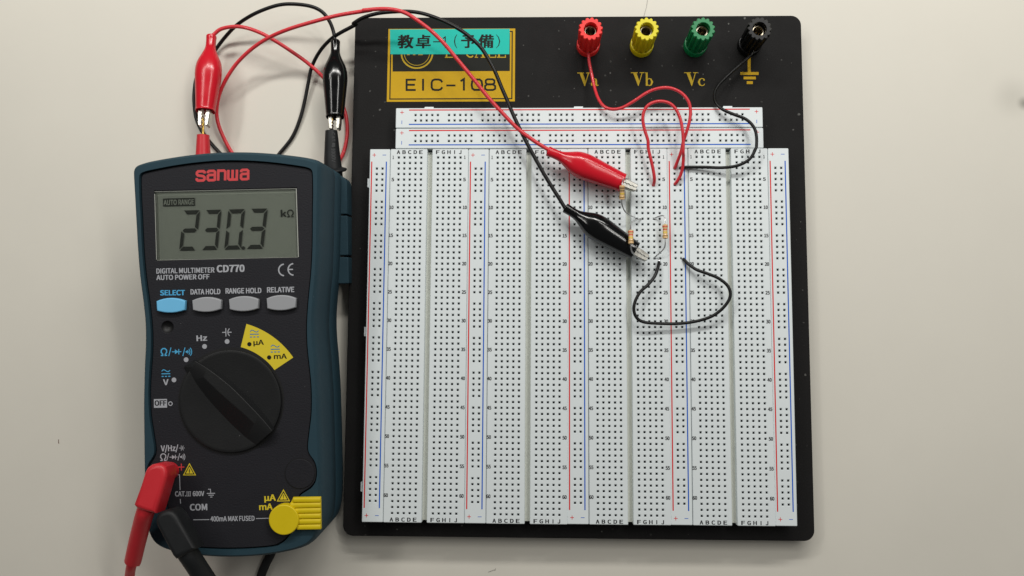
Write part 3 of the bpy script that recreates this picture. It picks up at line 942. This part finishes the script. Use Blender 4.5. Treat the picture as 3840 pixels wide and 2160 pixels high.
# display
lcd = plate('display', [[(-28.44, 65.46), (30.17, 65.32), (30.51, 37.13), (-28.11, 37.14)]], 40.2, 42.6, M['lcd'], meter)
f = Flat(42.98)
def digit(f, P0, ex, ey, on, w=0.195, g=0.03):
    """slanted seven-segment digit: P0 bottom-left corner, ex to the right, ey up"""
    def T(x, y):
        return (P0[0] + ex[0] * x + ey[0] * y, P0[1] + ex[1] * x + ey[1] * y)
    hw = w
    hv = w * 0.52
    S = {'a': [(g, 1), (1 - g, 1), (1 - hw - g, 1 - hv), (hw + g, 1 - hv)],
         'd': [(g, 0), (1 - g, 0), (1 - hw - g, hv), (hw + g, hv)],
         'g': [(g * 2.5, 0.5), (hw, 0.5 + hv / 2), (1 - hw, 0.5 + hv / 2), (1 - g * 2.5, 0.5), (1 - hw, 0.5 - hv / 2), (hw, 0.5 - hv / 2)],
         'b': [(1, 1 - g), (1, 0.5 + g * 0.6), (1 - hw, 0.5 + hv / 2 + g), (1 - hw, 1 - hv - g)],
         'c': [(1, 0.5 - g * 0.6), (1, g), (1 - hw, hv + g), (1 - hw, 0.5 - hv / 2 - g)],
         'f': [(0, 1 - g), (0, 0.5 + g * 0.6), (hw, 0.5 + hv / 2 + g), (hw, 1 - hv - g)],
         'e': [(0, 0.5 - g * 0.6), (0, g), (hw, hv + g), (hw, 0.5 - hv / 2 - g)]}
    for k in on:
        f.poly([T(*p) for p in S[k]])
def dg(bl, br, tl, on):
    digit(f, bl, (br[0] - bl[0], br[1] - bl[1]), (tl[0] - bl[0], tl[1] - bl[1]), on)
dg((-18.73, 40.85), (-11.88, 40.8), (-16.49, 57.42), 'abged')
dg((-9.31, 40.9), (-2.8, 40.9), (-7.29, 57.36), 'abgcd')
dg((-0.02, 40.84), (6.91, 40.89), (2.06, 57.34), 'abcdef')
dg((9.15, 40.94), (16.13, 40.89), (11.39, 57.43), 'abgcd')
q = (7.88, 41.4)
f.dot(q[0], q[1], 0.75)
f.text('k', (23.78, 53.8), (25.9, 53.81), 2.6, 0.010)
q = (27.63, 55.19)
f.stroke([(q[0] - 1.3, q[1] - 1.45), (q[0] - 0.5, q[1] - 1.45), (q[0] - 0.55, q[1] - 1.0), (q[0] - 1.15, q[1] - 0.2), (q[0] - 1.05, q[1] + 0.75), (q[0] - 0.4, q[1] + 1.3),
          (q[0] + 0.4, q[1] + 1.3), (q[0] + 1.05, q[1] + 0.75), (q[0] + 1.15, q[1] - 0.2), (q[0] + 0.55, q[1] - 1.0), (q[0] + 0.5, q[1] - 1.45), (q[0] + 1.3, q[1] - 1.45)], 0.42)
f.poly([(-25.01, 62.51), (-11.84, 62.5), (-11.85, 59.22), (-25.02, 59.22)])
f.build('display_segments', M['seg'], lcd)
f = Flat(43.02)
f.text('AUTO RANGE', (-24.69, 59.85), (-12.21, 59.81), 2.0, 0.012)
f.build('display_legend', M['lcd'], lcd)
plate('window_pane', [[(-27.95, 65.28), (30.39, 65.14), (30.73, 37.13), (-27.62, 37.15)]], 43.25, 43.9, M['glass'], lcd)
f = Flat(43.92)
f.stroke([(30.49, 65.13), (30.84, 37.13)], 0.35)
f.stroke([(-28.02, 64.38), (-27.73, 37.41)], 0.22)
f.stroke([(-28.01, 65.28), (30.34, 65.14)], 0.12)
f.stroke([(-27.57, 37.15), (30.68, 37.08)], 0.12)
f.build('window_edge', M['bezel'], lcd)

# printed legends on the face
ZF = 44.03
def legend(m, *items):
    f = Flat(ZF)
    for body, p, q, cap, wt in items:
        f.text(body, p, q, cap, wt)
    return f.build('legend', M[m], face)
legend('grey_print', ('DIGITAL MULTIMETER', (-27.78, 31.71), (-3.89, 31.65), 1.98, 0.012), ('CD770', (-2.71, 31.73), (8.45, 31.69), 2.72, 0.016),
       ('AUTO POWER OFF', (-27.83, 29.07), (-6.01, 28.96), 1.92, 0.012))
legend('blue_print', ('SELECT', (-26.4, 22.76), (-16.31, 22.64), 2.0, 0.016))
legend('grey_print', ('DATA HOLD', (-13.8, 22.85), (-1.61, 22.75), 2.05, 0.014), ('RANGE HOLD', (0.68, 22.91), (15.29, 22.8), 2.05, 0.014),
       ('RELATIVE', (17.79, 22.96), (28.81, 22.93), 2.05, 0.014))
# red maker's logo in square strokes
def slogo():
    f = Flat(ZF)
    o, r, t = (-10.96, 68.87), (11.3, 68.99), (-10.76, 73.62)
    ex = ((r[0] - o[0]) / 41.8, (r[1] - o[1]) / 41.8)
    ey = ((t[0] - o[0]) / 9.0, (t[1] - o[1]) / 9.0)
    def T(*ps):
        return [(o[0] + ex[0] * x + ey[0] * y, o[1] + ex[1] * x + ey[1] * y) for x, y in ps]
    w = 0.40 * 0.98
    w = 1.06
    f.stroke(T((6.9, 6.3), (6.9, 7.4), (6.0, 8.1), (1.9, 8.1), (1.0, 7.2), (1.0, 5.9), (1.7, 5.0), (6.0, 4.2), (6.9, 3.3), (6.9, 1.8), (6.0, 0.95), (1.8, 0.95), (0.95, 1.7), (0.95, 2.9)), w)
    def la(x):
        f.stroke(T((x + 0.9, 6.4), (x + 0.9, 7.4), (x + 1.8, 8.1), (x + 5.3, 8.1), (x + 6.4, 7.2), (x + 6.4, 0.45)), w)
        f.stroke(T((x + 6.2, 5.0), (x + 1.8, 5.0), (x + 0.9, 4.2), (x + 0.9, 1.8), (x + 1.8, 0.95), (x + 6.2, 0.95)), w)
    la(8.6)
    f.stroke(T((17.6, 0.45), (17.6, 8.1), (22.0, 8.1), (23.0, 7.2), (23.0, 0.45)), w)
    f.stroke(T((25.4, 8.5), (25.4, 1.8), (26.4, 0.95), (32.0, 0.95), (32.0, 8.5)), w)
    f.stroke(T((28.7, 0.95), (28.7, 8.5)), w)
    la(34.4)
    f.build('legend', M['red_logo'], face)
slogo()
# conformity mark: two arcs
f = Flat(ZF)
for p, e_, s_ in (((25.02, 32), False, 1), ((28.89, 32.13), True, 1)):
    f.stroke(circle(p[0], p[1], 2.35, 18, 95, 265), 0.55)
    if e_:
        f.stroke([(p[0] - 2.3, p[1]), (p[0] - 0.35, p[1])], 0.5)
f.build('legend', M['grey_print'], face)

def arc3(a, b, c, n=10):
    (x1, y1), (x2, y2), (x3, y3) = a, b, c
    d = 2 * (x1 * (y2 - y3) + x2 * (y3 - y1) + x3 * (y1 - y2))
    ux = ((x1 ** 2 + y1 ** 2) * (y2 - y3) + (x2 ** 2 + y2 ** 2) * (y3 - y1) + (x3 ** 2 + y3 ** 2) * (y1 - y2)) / d
    uy = ((x1 ** 2 + y1 ** 2) * (x3 - x2) + (x2 ** 2 + y2 ** 2) * (x1 - x3) + (x3 ** 2 + y3 ** 2) * (x2 - x1)) / d
    r = math.hypot(x1 - ux, y1 - uy)
    a0, a1 = math.atan2(y1 - uy, x1 - ux), math.atan2(y3 - uy, x3 - ux)
    return [(ux + r * math.cos(a0 + (a1 - a0) * k / n), uy + r * math.sin(a0 + (a1 - a0) * k / n)) for k in range(n + 1)]
# push buttons: lens-shaped caps
BTN = [([(-27.34, 20.36), (-21.3, 21.59), (-15.42, 20.21), (-15.14, 18.41), (-15.71, 16.53), (-21.47, 15.49), (-27.2, 16.46), (-27.64, 18.41)], 'blue_button'),
       ([(-12.6, 20.35), (-6.52, 21.64), (-0.61, 20.2), (-0.32, 18.41), (-0.89, 16.58), (-6.75, 15.5), (-12.41, 16.46), (-12.91, 18.42)], 'grey_button'),
       ([(2.47, 20.4), (8.65, 21.68), (14.71, 20.24), (14.99, 18.45), (14.42, 16.52), (8.53, 15.44), (2.72, 16.4), (2.17, 18.41)], 'grey_button'),
       ([(17.94, 20.49), (24.05, 21.77), (30.04, 20.33), (30.32, 18.54), (29.75, 16.62), (23.92, 15.48), (18.12, 16.44), (17.64, 18.5)], 'grey_button')]
for lp, m in BTN:
    tl, tm, tr_, rm_, br, bm_, bl_, lm_ = lp
    lp = arc3(tl, tm, tr_, 8) + arc3(br, bm_, bl_, 8)
    b = plate('push_button', [lp], 43.5, 45.9, M[m], meter, bevel=0.45, res=3)
    if m == 'blue_button':
        b['label'] = 'light blue select button'
    plate('button_well', [inset(lp, 0.28)], 43.4, 44.04, M['dark'], b)

# dial position marks
f = Flat(ZF)
f.text('Hz', (-11.6, 3.72), (-7.49, 3.86), 2.2, 0.014)
for p in ((-8.5, 1.45), (0.84, 3.29), (-16.22, -3.82), (-21.4, -11.98)):
    f.dot(p[0], p[1], 0.98)
def cap_sign(f, p, s):
    f.stroke([(p[0] - 2.0 * s, p[1]), (p[0] - 0.55 * s, p[1])], 0.36 * s)
    f.stroke([(p[0] - 0.45 * s, p[1] - 1.7 * s), (p[0] - 0.45 * s, p[1] + 1.7 * s)], 0.36 * s)
    f.stroke([(p[0] + 1.05 * s, p[1] - 1.5 * s), (p[0] + 0.45 * s, p[1] - 0.7 * s), (p[0] + 0.35 * s, p[1]), (p[0] + 0.45 * s, p[1] + 0.7 * s), (p[0] + 1.05 * s, p[1] + 1.5 * s)], 0.36 * s)
    f.stroke([(p[0] + 0.45 * s, p[1]), (p[0] + 1.9 * s, p[1])], 0.36 * s)
cap_sign(f, (0.87, 7.03), 1.0)
f.text('V', (-25.78, -14.02), (-23.72, -13.97), 2.3, 0.012)
f.poly([(-29.87, -19.69), (-24.43, -19.7), (-24.45, -23.26), (-29.89, -23.25)])
q = (-23.05, -21.66)
f.ring(q[0], q[1], 0.75, 0.36)
f.text('V/Hz/', (-27.3, -41.04), (-20.21, -40.98), 2.3, 0.012)
cap_sign(f, (-18.64, -39.88), 0.62)
def ohm(f, p, s, w):
    f.stroke([(p[0] + x * s, p[1] + y * s) for x, y in ((-1.3, -1.5), (-0.5, -1.5), (-0.55, -1.0), (-1.15, -0.2), (-1.05, 0.75), (-0.4, 1.3), (0.4, 1.3), (1.05, 0.75), (1.15, -0.2), (0.55, -1.0), (0.5, -1.5), (1.3, -1.5))], w)
def diode(f, p, s):
    f.poly([(p[0] - 0.75 * s, p[1] + 1.0 * s), (p[0] - 0.75 * s, p[1] - 1.0 * s), (p[0] + 0.75 * s, p[1])])
    f.stroke([(p[0] - 2.0 * s, p[1]), (p[0] + 1.9 * s, p[1])], 0.34 * s)
    f.stroke([(p[0] + 0.85 * s, p[1] - 1.1 * s), (p[0] + 0.85 * s, p[1] + 1.1 * s)], 0.36 * s)
def sound(f, p, s):
    f.dot(p[0] - 1.1 * s, p[1], 0.42 * s, 10)
    for k, r in enumerate((0.9, 1.6, 2.3)):
        f.stroke(circle(p[0] - 1.4 * s, p[1], r * s, 8, -42, 42), 0.32 * s)
ohm(f, (-26.43, -43.36), 0.95, 0.42)
f.stroke([(-24.99, -44.83), (-24.11, -41.95)], 0.3)
diode(f, (-22.13, -43.52), 0.85)
f.stroke([(-20.42, -44.9), (-19.55, -42.03)], 0.3)
sound(f, (-18.21, -43.49), 0.85)
f.build('legend', M['grey_print'], face)
f = Flat(ZF)
ohm(f, (-25.34, -0.39), 1.0, 0.5)
f.stroke([(-23.37, -2.19), (-22.39, 1.27)], 0.36)
diode(f, (-20.04, -0.49), 1.0)
f.stroke([(-17.56, -2.3), (-16.58, 1.16)], 0.36)
sound(f, (-14.79, -0.6), 1.05)
def acdc(f, p, s):
    f.stroke([(p[0] - 1.8 * s, p[1] + 1.05 * s), (p[0] - 1.1 * s, p[1] + 1.7 * s), (p[0] - 0.4 * s, p[1] + 1.5 * s), (p[0] + 0.4 * s, p[1] + 0.95 * s), (p[0] + 1.1 * s, p[1] + 0.8 * s), (p[0] + 1.8 * s, p[1] + 1.4 * s)], 0.34 * s)
    f.stroke([(p[0] - 1.9 * s, p[1] - 0.05 * s), (p[0] + 1.9 * s, p[1] - 0.05 * s)], 0.4 * s)
    for k in (-1, 0, 1):
        f.stroke([(p[0] + (k * 1.45 - 0.45) * s, p[1] - 1.2 * s), (p[0] + (k * 1.45 + 0.45) * s, p[1] - 1.2 * s)], 0.42 * s)
acdc(f, (-24.69, -9.35), 0.95)
f.build('legend', M['blue_print'], face)
f = Flat(ZF + 0.03)
f.text('OFF', (-29.46, -22.36), (-24.8, -22.35), 2.05, 0.015)
f.build('legend', M['panel'], face)
# yellow current sector
f = Flat(ZF)
f.poly(arc3((8.95, 10.3), (19.93, 4.71), (27.94, -3.78)) + arc3((20.12, -8.76), (13.88, -2.61), (6.44, 0.88)))
sec = f.build('current_sector', M['yellow_print'], face)
f = Flat(ZF + 0.025)
acdc(f, (12.14, 6.08), 0.98)
acdc(f, (20.61, -0.22), 0.98)
f.build('legend', M['sector_blue'], face)
f = Flat(ZF + 0.025)
for p in ((10.01, 1.98), (18.04, -3.59)):
    f.dot(p[0], p[1], 0.9)
f.text('µA', (11.78, 1.63), (15.88, 1.68), 2.0, 0.01)
f.text('mA', (20.08, -4.21), (25.21, -4.18), 2.0, 0.01)
# lower legends
f.build('legend', M['black_print'], face)
f = Flat(ZF)
f.stroke([(-20.36, -50.79), (-19.85, -50.8), (-19.71, -57.02)], 0.32)
f.text('CAT.', (-21.77, -59.52), (-17.41, -59.54), 1.95, 0.014)
f.stroke([(-16.94, -59.59), (-16.86, -57.74)], 0.26)
f.stroke([(-16.25, -59.56), (-16.17, -57.7)], 0.26)
f.stroke([(-15.57, -59.57), (-15.49, -57.71)], 0.26)
f.stroke([(-17.19, -59.55), (-15.31, -59.53)], 0.16)
f.stroke([(-17.11, -57.73), (-15.23, -57.72)], 0.16)
f.text('600V', (-14.45, -59.55), (-9.84, -59.53), 1.9, 0.014)
f.stroke([(-8.16, -56.86), (-7.18, -56.87), (-7.12, -58.39)], 0.3)
f.stroke([(-8.71, -58.58), (-5.29, -58.55)], 0.34)
f.stroke([(-8.04, -59.31), (-5.82, -59.3)], 0.32)
f.stroke([(-7.37, -60.08), (-6.43, -60.05)], 0.32)
f.stroke([(-19.69, -60.65), (-19.6, -62.51)], 0.3)
f.text('COM', (-15.68, -65.36), (-8.75, -65.33), 2.5, 0.014)
f.stroke([(-14.47, -69.22), (-7.89, -69.23)], 0.3)
f.stroke([(11.35, -69.08), (16.97, -69.04)], 0.3)
f.text('400mA MAX FUSED', (-7.35, -69.95), (10.69, -69.92), 1.95, 0.012)
f.build('legend', M['grey_print'], face)
f = Flat(ZF)
q = (-19.02, -47.65)
f.stroke([(q[0] - 1.25, q[1]), (q[0] + 1.25, q[1])], 0.4)
f.stroke([(q[0], q[1] - 1.4), (q[0], q[1] + 1.4)], 0.4)
f.build('legend', M['red_logo'], face)
f = Flat(ZF)
f.text('µA', (15.06, -61.93), (19.53, -61.87), 2.45, 0.012)
f.text('mA', (12.86, -65.61), (18.18, -65.56), 2.45, 0.012)
f.build('legend', M['yellow_print'], face)
for tri, mark in (([(-15.66, -46.35), (-13.26, -50.95), (-18.14, -50.87)], [[(-15.52, -48.34), (-15.88, -49.3), (-15.54, -49.22), (-15.82, -50.15)]]), ([(22.85, -57.67), (25.22, -62.09), (20.29, -62.1)], [[(22.81, -59.48), (22.78, -60.87)], [(22.78, -61.17), (22.77, -61.42)]])):
    f = Flat(ZF)
    cx = sum(p[0] for p in tri) / 3
    cy = sum(p[1] for p in tri) / 3
    f.stroke(tri[::-1], 0.34, True)
    f.poly([(cx + (p[0] - cx) * 0.62, cy + (p[1] - cy) * 0.62) for p in tri])
    sg_ = f.build('warning_sign', M['yellow_print'], face)
    f = Flat(ZF + 0.03)
    for mk in mark:
        f.stroke(mk, 0.26)
    f.build('legend', M['panel'], face)

# round dimple and blank cover
q = (-23.74, 9.66)
lathe('sensor_well', [(2.9, 43.6), (2.6, 43.6), (2.1, 42.9), (1.2, 42.3), (0.05, 42.0)], q[0], q[1], M['dark'], face, n=32, cap0=False)
f = Flat(ZF)
q = (29.73, -51.17)
f.ring(q[0], q[1], 6.25, 0.34, 56)
f.build('cover_groove', M['dark'], face)
lathe('blank_cover', [(6.05, 43.9), (6.05, 44.12), (5.85, 44.3), (0.05, 44.3)], q[0], q[1], M['panel'], face, n=56, cap1=False)

# rotary dial with its pointer ridge
DC = (2, -21.05)
lathe('dial_groove', [(21.9, 43.6), (21.9, 44.05), (20.0, 44.06)], DC[0], DC[1], M['dark'], face, n=96)
dl = lathe('rotary_dial', [(20.9, 43.8), (20.9, 44.9), (20.75, 45.2), (20.5, 45.3), (19.5, 45.25), (16, 45.0), (10, 44.75), (0.05, 44.7)], DC[0], DC[1], M['dial'], meter, n=96, cap1=False)
secs = [[(-16.99, -6.72), (-12.38, -13.94), (-4.24, -23.83), (2.81, -31.45), (7.62, -36.58), (11.11, -40)],
        [(-12.45, -6.63), (-6.47, -12.02), (0.9, -18.91), (8.27, -25.35), (13.77, -30.78), (17.73, -34.84)],
        [(-11.72, -4.12), (-4.71, -8.27), (3.6, -14.88), (10.58, -21.91), (15.7, -27.55), (20.08, -32.96)],
        [(-12.09, -3.93), (-4.63, -8.03), (3.83, -14.67), (10.91, -21.73), (16.06, -27.4), (20.08, -32.67)],
        [(-12.49, -3.7), (-4.3, -7.72), (4.46, -14.44), (11.69, -21.61), (16.68, -27.2), (20.02, -32.23)]]
hts = [[44.6] * 6, [46.4, 47.9, 48.4, 48.6, 48.4, 48.1], [46.3, 47.9, 48.4, 48.6, 48.4, 48.1], [45.4, 46.4, 46.7, 46.8, 46.7, 46.5], [44.6] * 6]
cs = [spline([(p[0], p[1], h) for p, h in zip(sec, hh)], 5) for sec, hh in zip(secs, hts)]
m_ = len(cs[0])
V, Fc = [], []
for k in cs:
    V += list(k)
for i in range(len(cs) - 1):
    for j in range(m_ - 1):
        Fc.append((i * m_ + j, i * m_ + j + 1, (i + 1) * m_ + j + 1, (i + 1) * m_ + j))
Fc.append(tuple(i * m_ for i in range(len(cs))))
Fc.append(tuple(i * m_ + m_ - 1 for i in range(len(cs)))[::-1])
ridge = mesh('pointer_ridge', V, Fc, M['dial'], dl, smooth=25)
bv = ridge.modifiers.new('edge', 'BEVEL')
bv.width = 0.00018
bv.segments = 2
bv.limit_method = 'ANGLE'
bv.angle_limit = math.radians(25)
# yellow cover over the fused terminal
yc = plate('terminal_cover', [circle(*(23.91, -68.79), 6.1, 48)], 44.1, 48.2, M['yellow_plastic'], meter, bevel=0.4, res=3)
slab = [(27.11, -60.74), (38.56, -60.5), (38.48, -73.01), (28.55, -73.07), (26.35, -66.99), (26.01, -63.23)]
plate('cover_tab', [slab[::-1]], 44.6, 46.4, M['yellow_plastic'], yc, bevel=0.2)
ribs = [(27.52, -61.13), (38.72, -61.17), (26.3, -63.36), (38.76, -63.3), (26.17, -65.53), (38.72, -65.46), (26.97, -67.71), (38.67, -67.67), (27.35, -69.89), (38.63, -69.88), (28.78, -72.12), (38.5, -72.09)]
for k in range(6):
    a, b = Vector(ribs[2 * k]), Vector(ribs[2 * k + 1])
    d = (b - a).normalized()
    nn = Vector((-d.y, d.x))
    h_ = 1.12
    rs = []
    for s_ in (0.0, 0.25, (b - a).length - 0.3, (b - a).length):
        sc = 0.8 if s_ in (0.0,) or s_ == (b - a).length else 1.0
        c0 = a + d * s_
        rs.append([(c0.x + nn.x * h_ * cx_, c0.y + nn.y * h_ * cx_, 46.0 + 1.35 * cz_ * sc) for cx_, cz_ in
                   ((-1, 0), (-0.96, 0.45), (-0.8, 0.85), (-0.45, 1.0), (0.45, 1.0), (0.8, 0.85), (0.96, 0.45), (1, 0))])
    rings('rib', rs, M['yellow_plastic'], yc, smooth=40)

# probe holders under both flanks, tilt stand behind
for sg in (-1, 1):
    h0 = None
    for v0, v1 in ((57.8, 75.2), (39.2, 57.0), (26.5, 38.4)):
        x0, x1 = sorted((U0 + sg * 31.0, U0 + sg * 41.6))
        lp_ = rrect(x0, x1, v0, v1, 0.5, 3)
        if h0 is None:                                  # the outer top corner is well rounded
            xo, xi = (x1, x0) if sg > 0 else (x0, x1)
            lp_ = [(xi, v0), (xo, v0), (xo, v1 - 4.0)] + [(xo - sg * 4.0 + sg * 4.0 * math.cos(t_ * math.pi / 12), v1 - 4.0 + 4.0 * math.sin(t_ * math.pi / 12)) for t_ in range(1, 7)] + [(xi, v1)]
            if sg < 0:
                lp_ = lp_[::-1]
        p_ = plate('probe_holder' if h0 is None else 'holder_clip', [lp_], -2.6, 7.6, M['rubber'], meter if h0 is None else h0, bevel=0.4, res=2)
        h0 = h0 or p_
    plate('holder_spine', [rrect(min(U0 + sg * 31.0, U0 + sg * 39.4), max(U0 + sg * 31.0, U0 + sg * 39.4), 28, 73, 1.0)], -1.8, 6.8, M['dark'], h0)
plate('tilt_stand', [rrect(-18, 22, 46, 50, 1.5)], -8.6, 4.0, M['dark'], meter)

# ------------------------------------------------------------------ test leads: right-angle plugs, cables, probes
def test_lead(name, label, base, outline, zt, zb, plug_m, sleeve, sleeve_r, cable, jack, probe, tip, flange, cab_m, boss_r):
    t = thing(name, base, label, 'test lead', 'test leads of the meter')
    b = plate('plug', [outline], zb, zt, plug_m, t, base, bevel=1.8, res=4)
    lathe('plug_boss', [(boss_r, jack[2] - 6.0), (boss_r, zb + 1.0)], jack[0], jack[1], plug_m, t, base, n=32)
    tube('sleeve', sleeve, sleeve_r, plug_m, t, base, sides=20, per=10)
    tube('cable', cable, 2.0, cab_m, t, base, sides=14)
    tube('probe_handle', probe[0], probe[1], plug_m, t, base, sides=20, per=8)
    if flange:
        tube('finger_guard', flange[0], flange[1], plug_m, t, base, sides=24)
    tube('probe_tip', tip, lambda s: 0.55 if s > 0.06 else 0.25, M['brass'], t, base, sides=12)
    return t

def redr(s):
    return 3.55 - 0.25 * s if s < 0.96 else 3.3 - 14 * (s - 0.96)
test_lead('test_lead', 'red test lead with right-angle plug in the left jack and probe under the meter', (-169.14, -45.18, 0),
          [(-155.56, -53.25), (-156.85, -51.92), (-154.39, -44.45), (-153, -39.27), (-152.14, -37.59), (-150.56, -36.38), (-148.53, -35.92), (-146.48, -36.14), (-144.91, -37.2), (-144.22, -38.99), (-144.29, -41.17), (-145.77, -47.14), (-148.01, -55.14), (-151.96, -54.39)][::-1], 61, 50.0, M['red_plug'],
          [(-153.22, -53.56, 55.5), (-154.51, -55.66, 55), (-157.57, -61.58, 51), (-160.95, -68.92, 46.5), (-164.23, -76.41, 42), (-164.71, -77.48, 41.4)], redr,
          [(-163.91, -75.5, 42.4), (-165.56, -79.21, 40.5), (-167.54, -82.48, 37), (-169.48, -86.32, 33), (-173.16, -93.99, 24), (-177.46, -106.3, 10), (-176.87, -117.13, 3), (-168.05, -122.62, 2.2), (-156.91, -119.76, 2.2), (-149.8, -110.22, 2.2), (-147.64, -99.81, 2.2), (-150.77, -92.13, 2.2), (-154.3, -86.71, 2.2), (-158.57, -80.83, 2.2), (-164.76, -69.43, 2.2)],
          (-149.53, -40.44, 50), ([(-153.22, 107.96, 15), (-153.21, 100.21, 14.2), (-153.19, 93.78, 13.4), (-153.3, 81.57, 11.5), (-153.43, 66.96, 9.3)], lambda s: 2.75 + 1.2 * min(1, s * 1.6)),
          [(-153.69, 116.76, 15.5), (-153.42, 113.22, 15.2), (-153.19, 107.23, 15)], None, M['red_plug'], 3.6)
def blkr(s):
    return 4.1 - 0.2 * s
bt = test_lead('test_lead', 'black test lead with right-angle plug in the COM jack and probe under the meter', (-165.8, -66.57, 0),
          [(-140.96, -71.35), (-148.09, -59.36), (-148.26, -57.59), (-147.65, -55.69), (-145.88, -54.32), (-143.45, -53.82), (-141.38, -54.44), (-139.68, -56.12), (-138.81, -57.49), (-131.92, -68.5), (-137.58, -71.7), (-139.69, -72.59)][::-1], 60, 49.0, M['black_plug'],
          [(-138.93, -68.37, 54.5), (-136.72, -71.83, 54), (-134.57, -77.02, 51), (-132.17, -82.46, 48), (-130.97, -87.01, 44)], blkr,
          [(-131.76, -84.65, 45.5), (-131.04, -90.42, 40), (-132.72, -102.54, 22), (-132.88, -113.87, 6), (-127.99, -117.11, 2.2), (-125.43, -109.89, 2.2), (-125.04, -100.87, 2.2), (-124.13, -93.16, 2.2), (-121.78, -86.32, 2.2), (-119.36, -81.28, 2.2), (-117.26, -73.49, 2.2), (-113.94, -57.35, 2.4)],
          (-146.41, -58.54, 49), ([(-94, 109.78, 15.5), (-93.82, 105.35, 15), (-93.67, 100.13, 14.3), (-93.45, 95.48, 13.7), (-92.83, 87.39, 12.4), (-92.28, 70.01, 9.5)], lambda s: 2.72 + 1.3 * min(1, s * 1.5)),
          [(-93.58, 116.19, 16), (-93.78, 112.94, 15.8), (-93.92, 108.82, 15.5)], ([(-93.29, 92.9, 13.6), (-93.18, 91.8, 13.2), (-93.15, 91.01, 12.9)], lambda s: 4.0 + 2.2 * math.sin(math.pi * min(1, s))), M['black_plug'], 3.6)

# raised rating moulded along the black probe, read from its tip downwards
pa, pb = Vector((-92.46, 108.27, 17.9)), Vector((-91.91, 94.51, 17.2))
vv, ff = [], []
line = [('C', 0.9), ('A', 0.9), ('T', 0.8), (' ', 0.4), ('I', 0.35), ('I', 0.35), ('I', 0.35), (' ', 0.4), ('1', 0.6), ('0', 0.8), ('0', 0.8), ('0', 0.8), ('V', 0.9)]
tot = sum(w for _, w in line)
s0 = 0.0
for chx, w in line:
    if chx != ' ':
        c0 = pa.lerp(pb, (s0 + 0.06) / tot)
        c1 = pa.lerp(pb, (s0 + w - 0.06) / tot)
        fz = Flat(c0.z + 0.05 + 0.35 * s0 / tot)
        off = Vector((-1.0, 0.0))
        fz.text(chx, (c0.x + off.x, c0.y), (c1.x + off.x, c1.y), 1.7, 0.0)
        k0 = len(vv)
        vv += fz.v
        ff += [tuple(k0 + i_ for i_ in q_) for q_ in fz.f]
    s0 += w
M['moulded'] = mat('moulded_black', rgb(62, 64, 66), 0.45)
mesh('raised_lettering', vv, ff, M['moulded'], bt, (-165.8, -66.57, 0))

# ------------------------------------------------------------------ litter on the desk
hb = (50.88, 171.68, 0)
hr = thing('hair_strand', hb, 'thin dark hair lying on the desk above the yellow post', 'hair')
tube('strand', [(52.82, 181.41, 0.2), (52.22, 177.48, 0.2), (51.61, 173.9, 0.3), (50.65, 170.42, 0.2), (49.68, 165.73, 0.2)], 0.045, M['ink'], hr, hb, sides=6)

fb_ = (-220.75, -32.56, 0)
fl = thing('dark_sliver', fb_, 'tiny dark sliver lying on the desk beside the meter', 'debris')
tube('fibre', [(-220.74, -31.62, 0.2), (-220.62, -32.54, 0.25), (-220.48, -33.51, 0.2)], 0.11, M['band_brown'], fl, fb_, sides=6)
lb_ = (-19.19, -88.24, 0)
lt = thing('lint_fibre', lb_, 'faint curved lint fibre on the desk below the black panel', 'debris')
tube('fibre', [(-21.41, -88.96, 0.15), (-19.92, -88.35, 0.2), (-18.62, -87.92, 0.2), (-18.32, -88.1, 0.2), (-18.18, -87.19, 0.2)], 0.05, M['foot'], lt, lb_, sides=6)
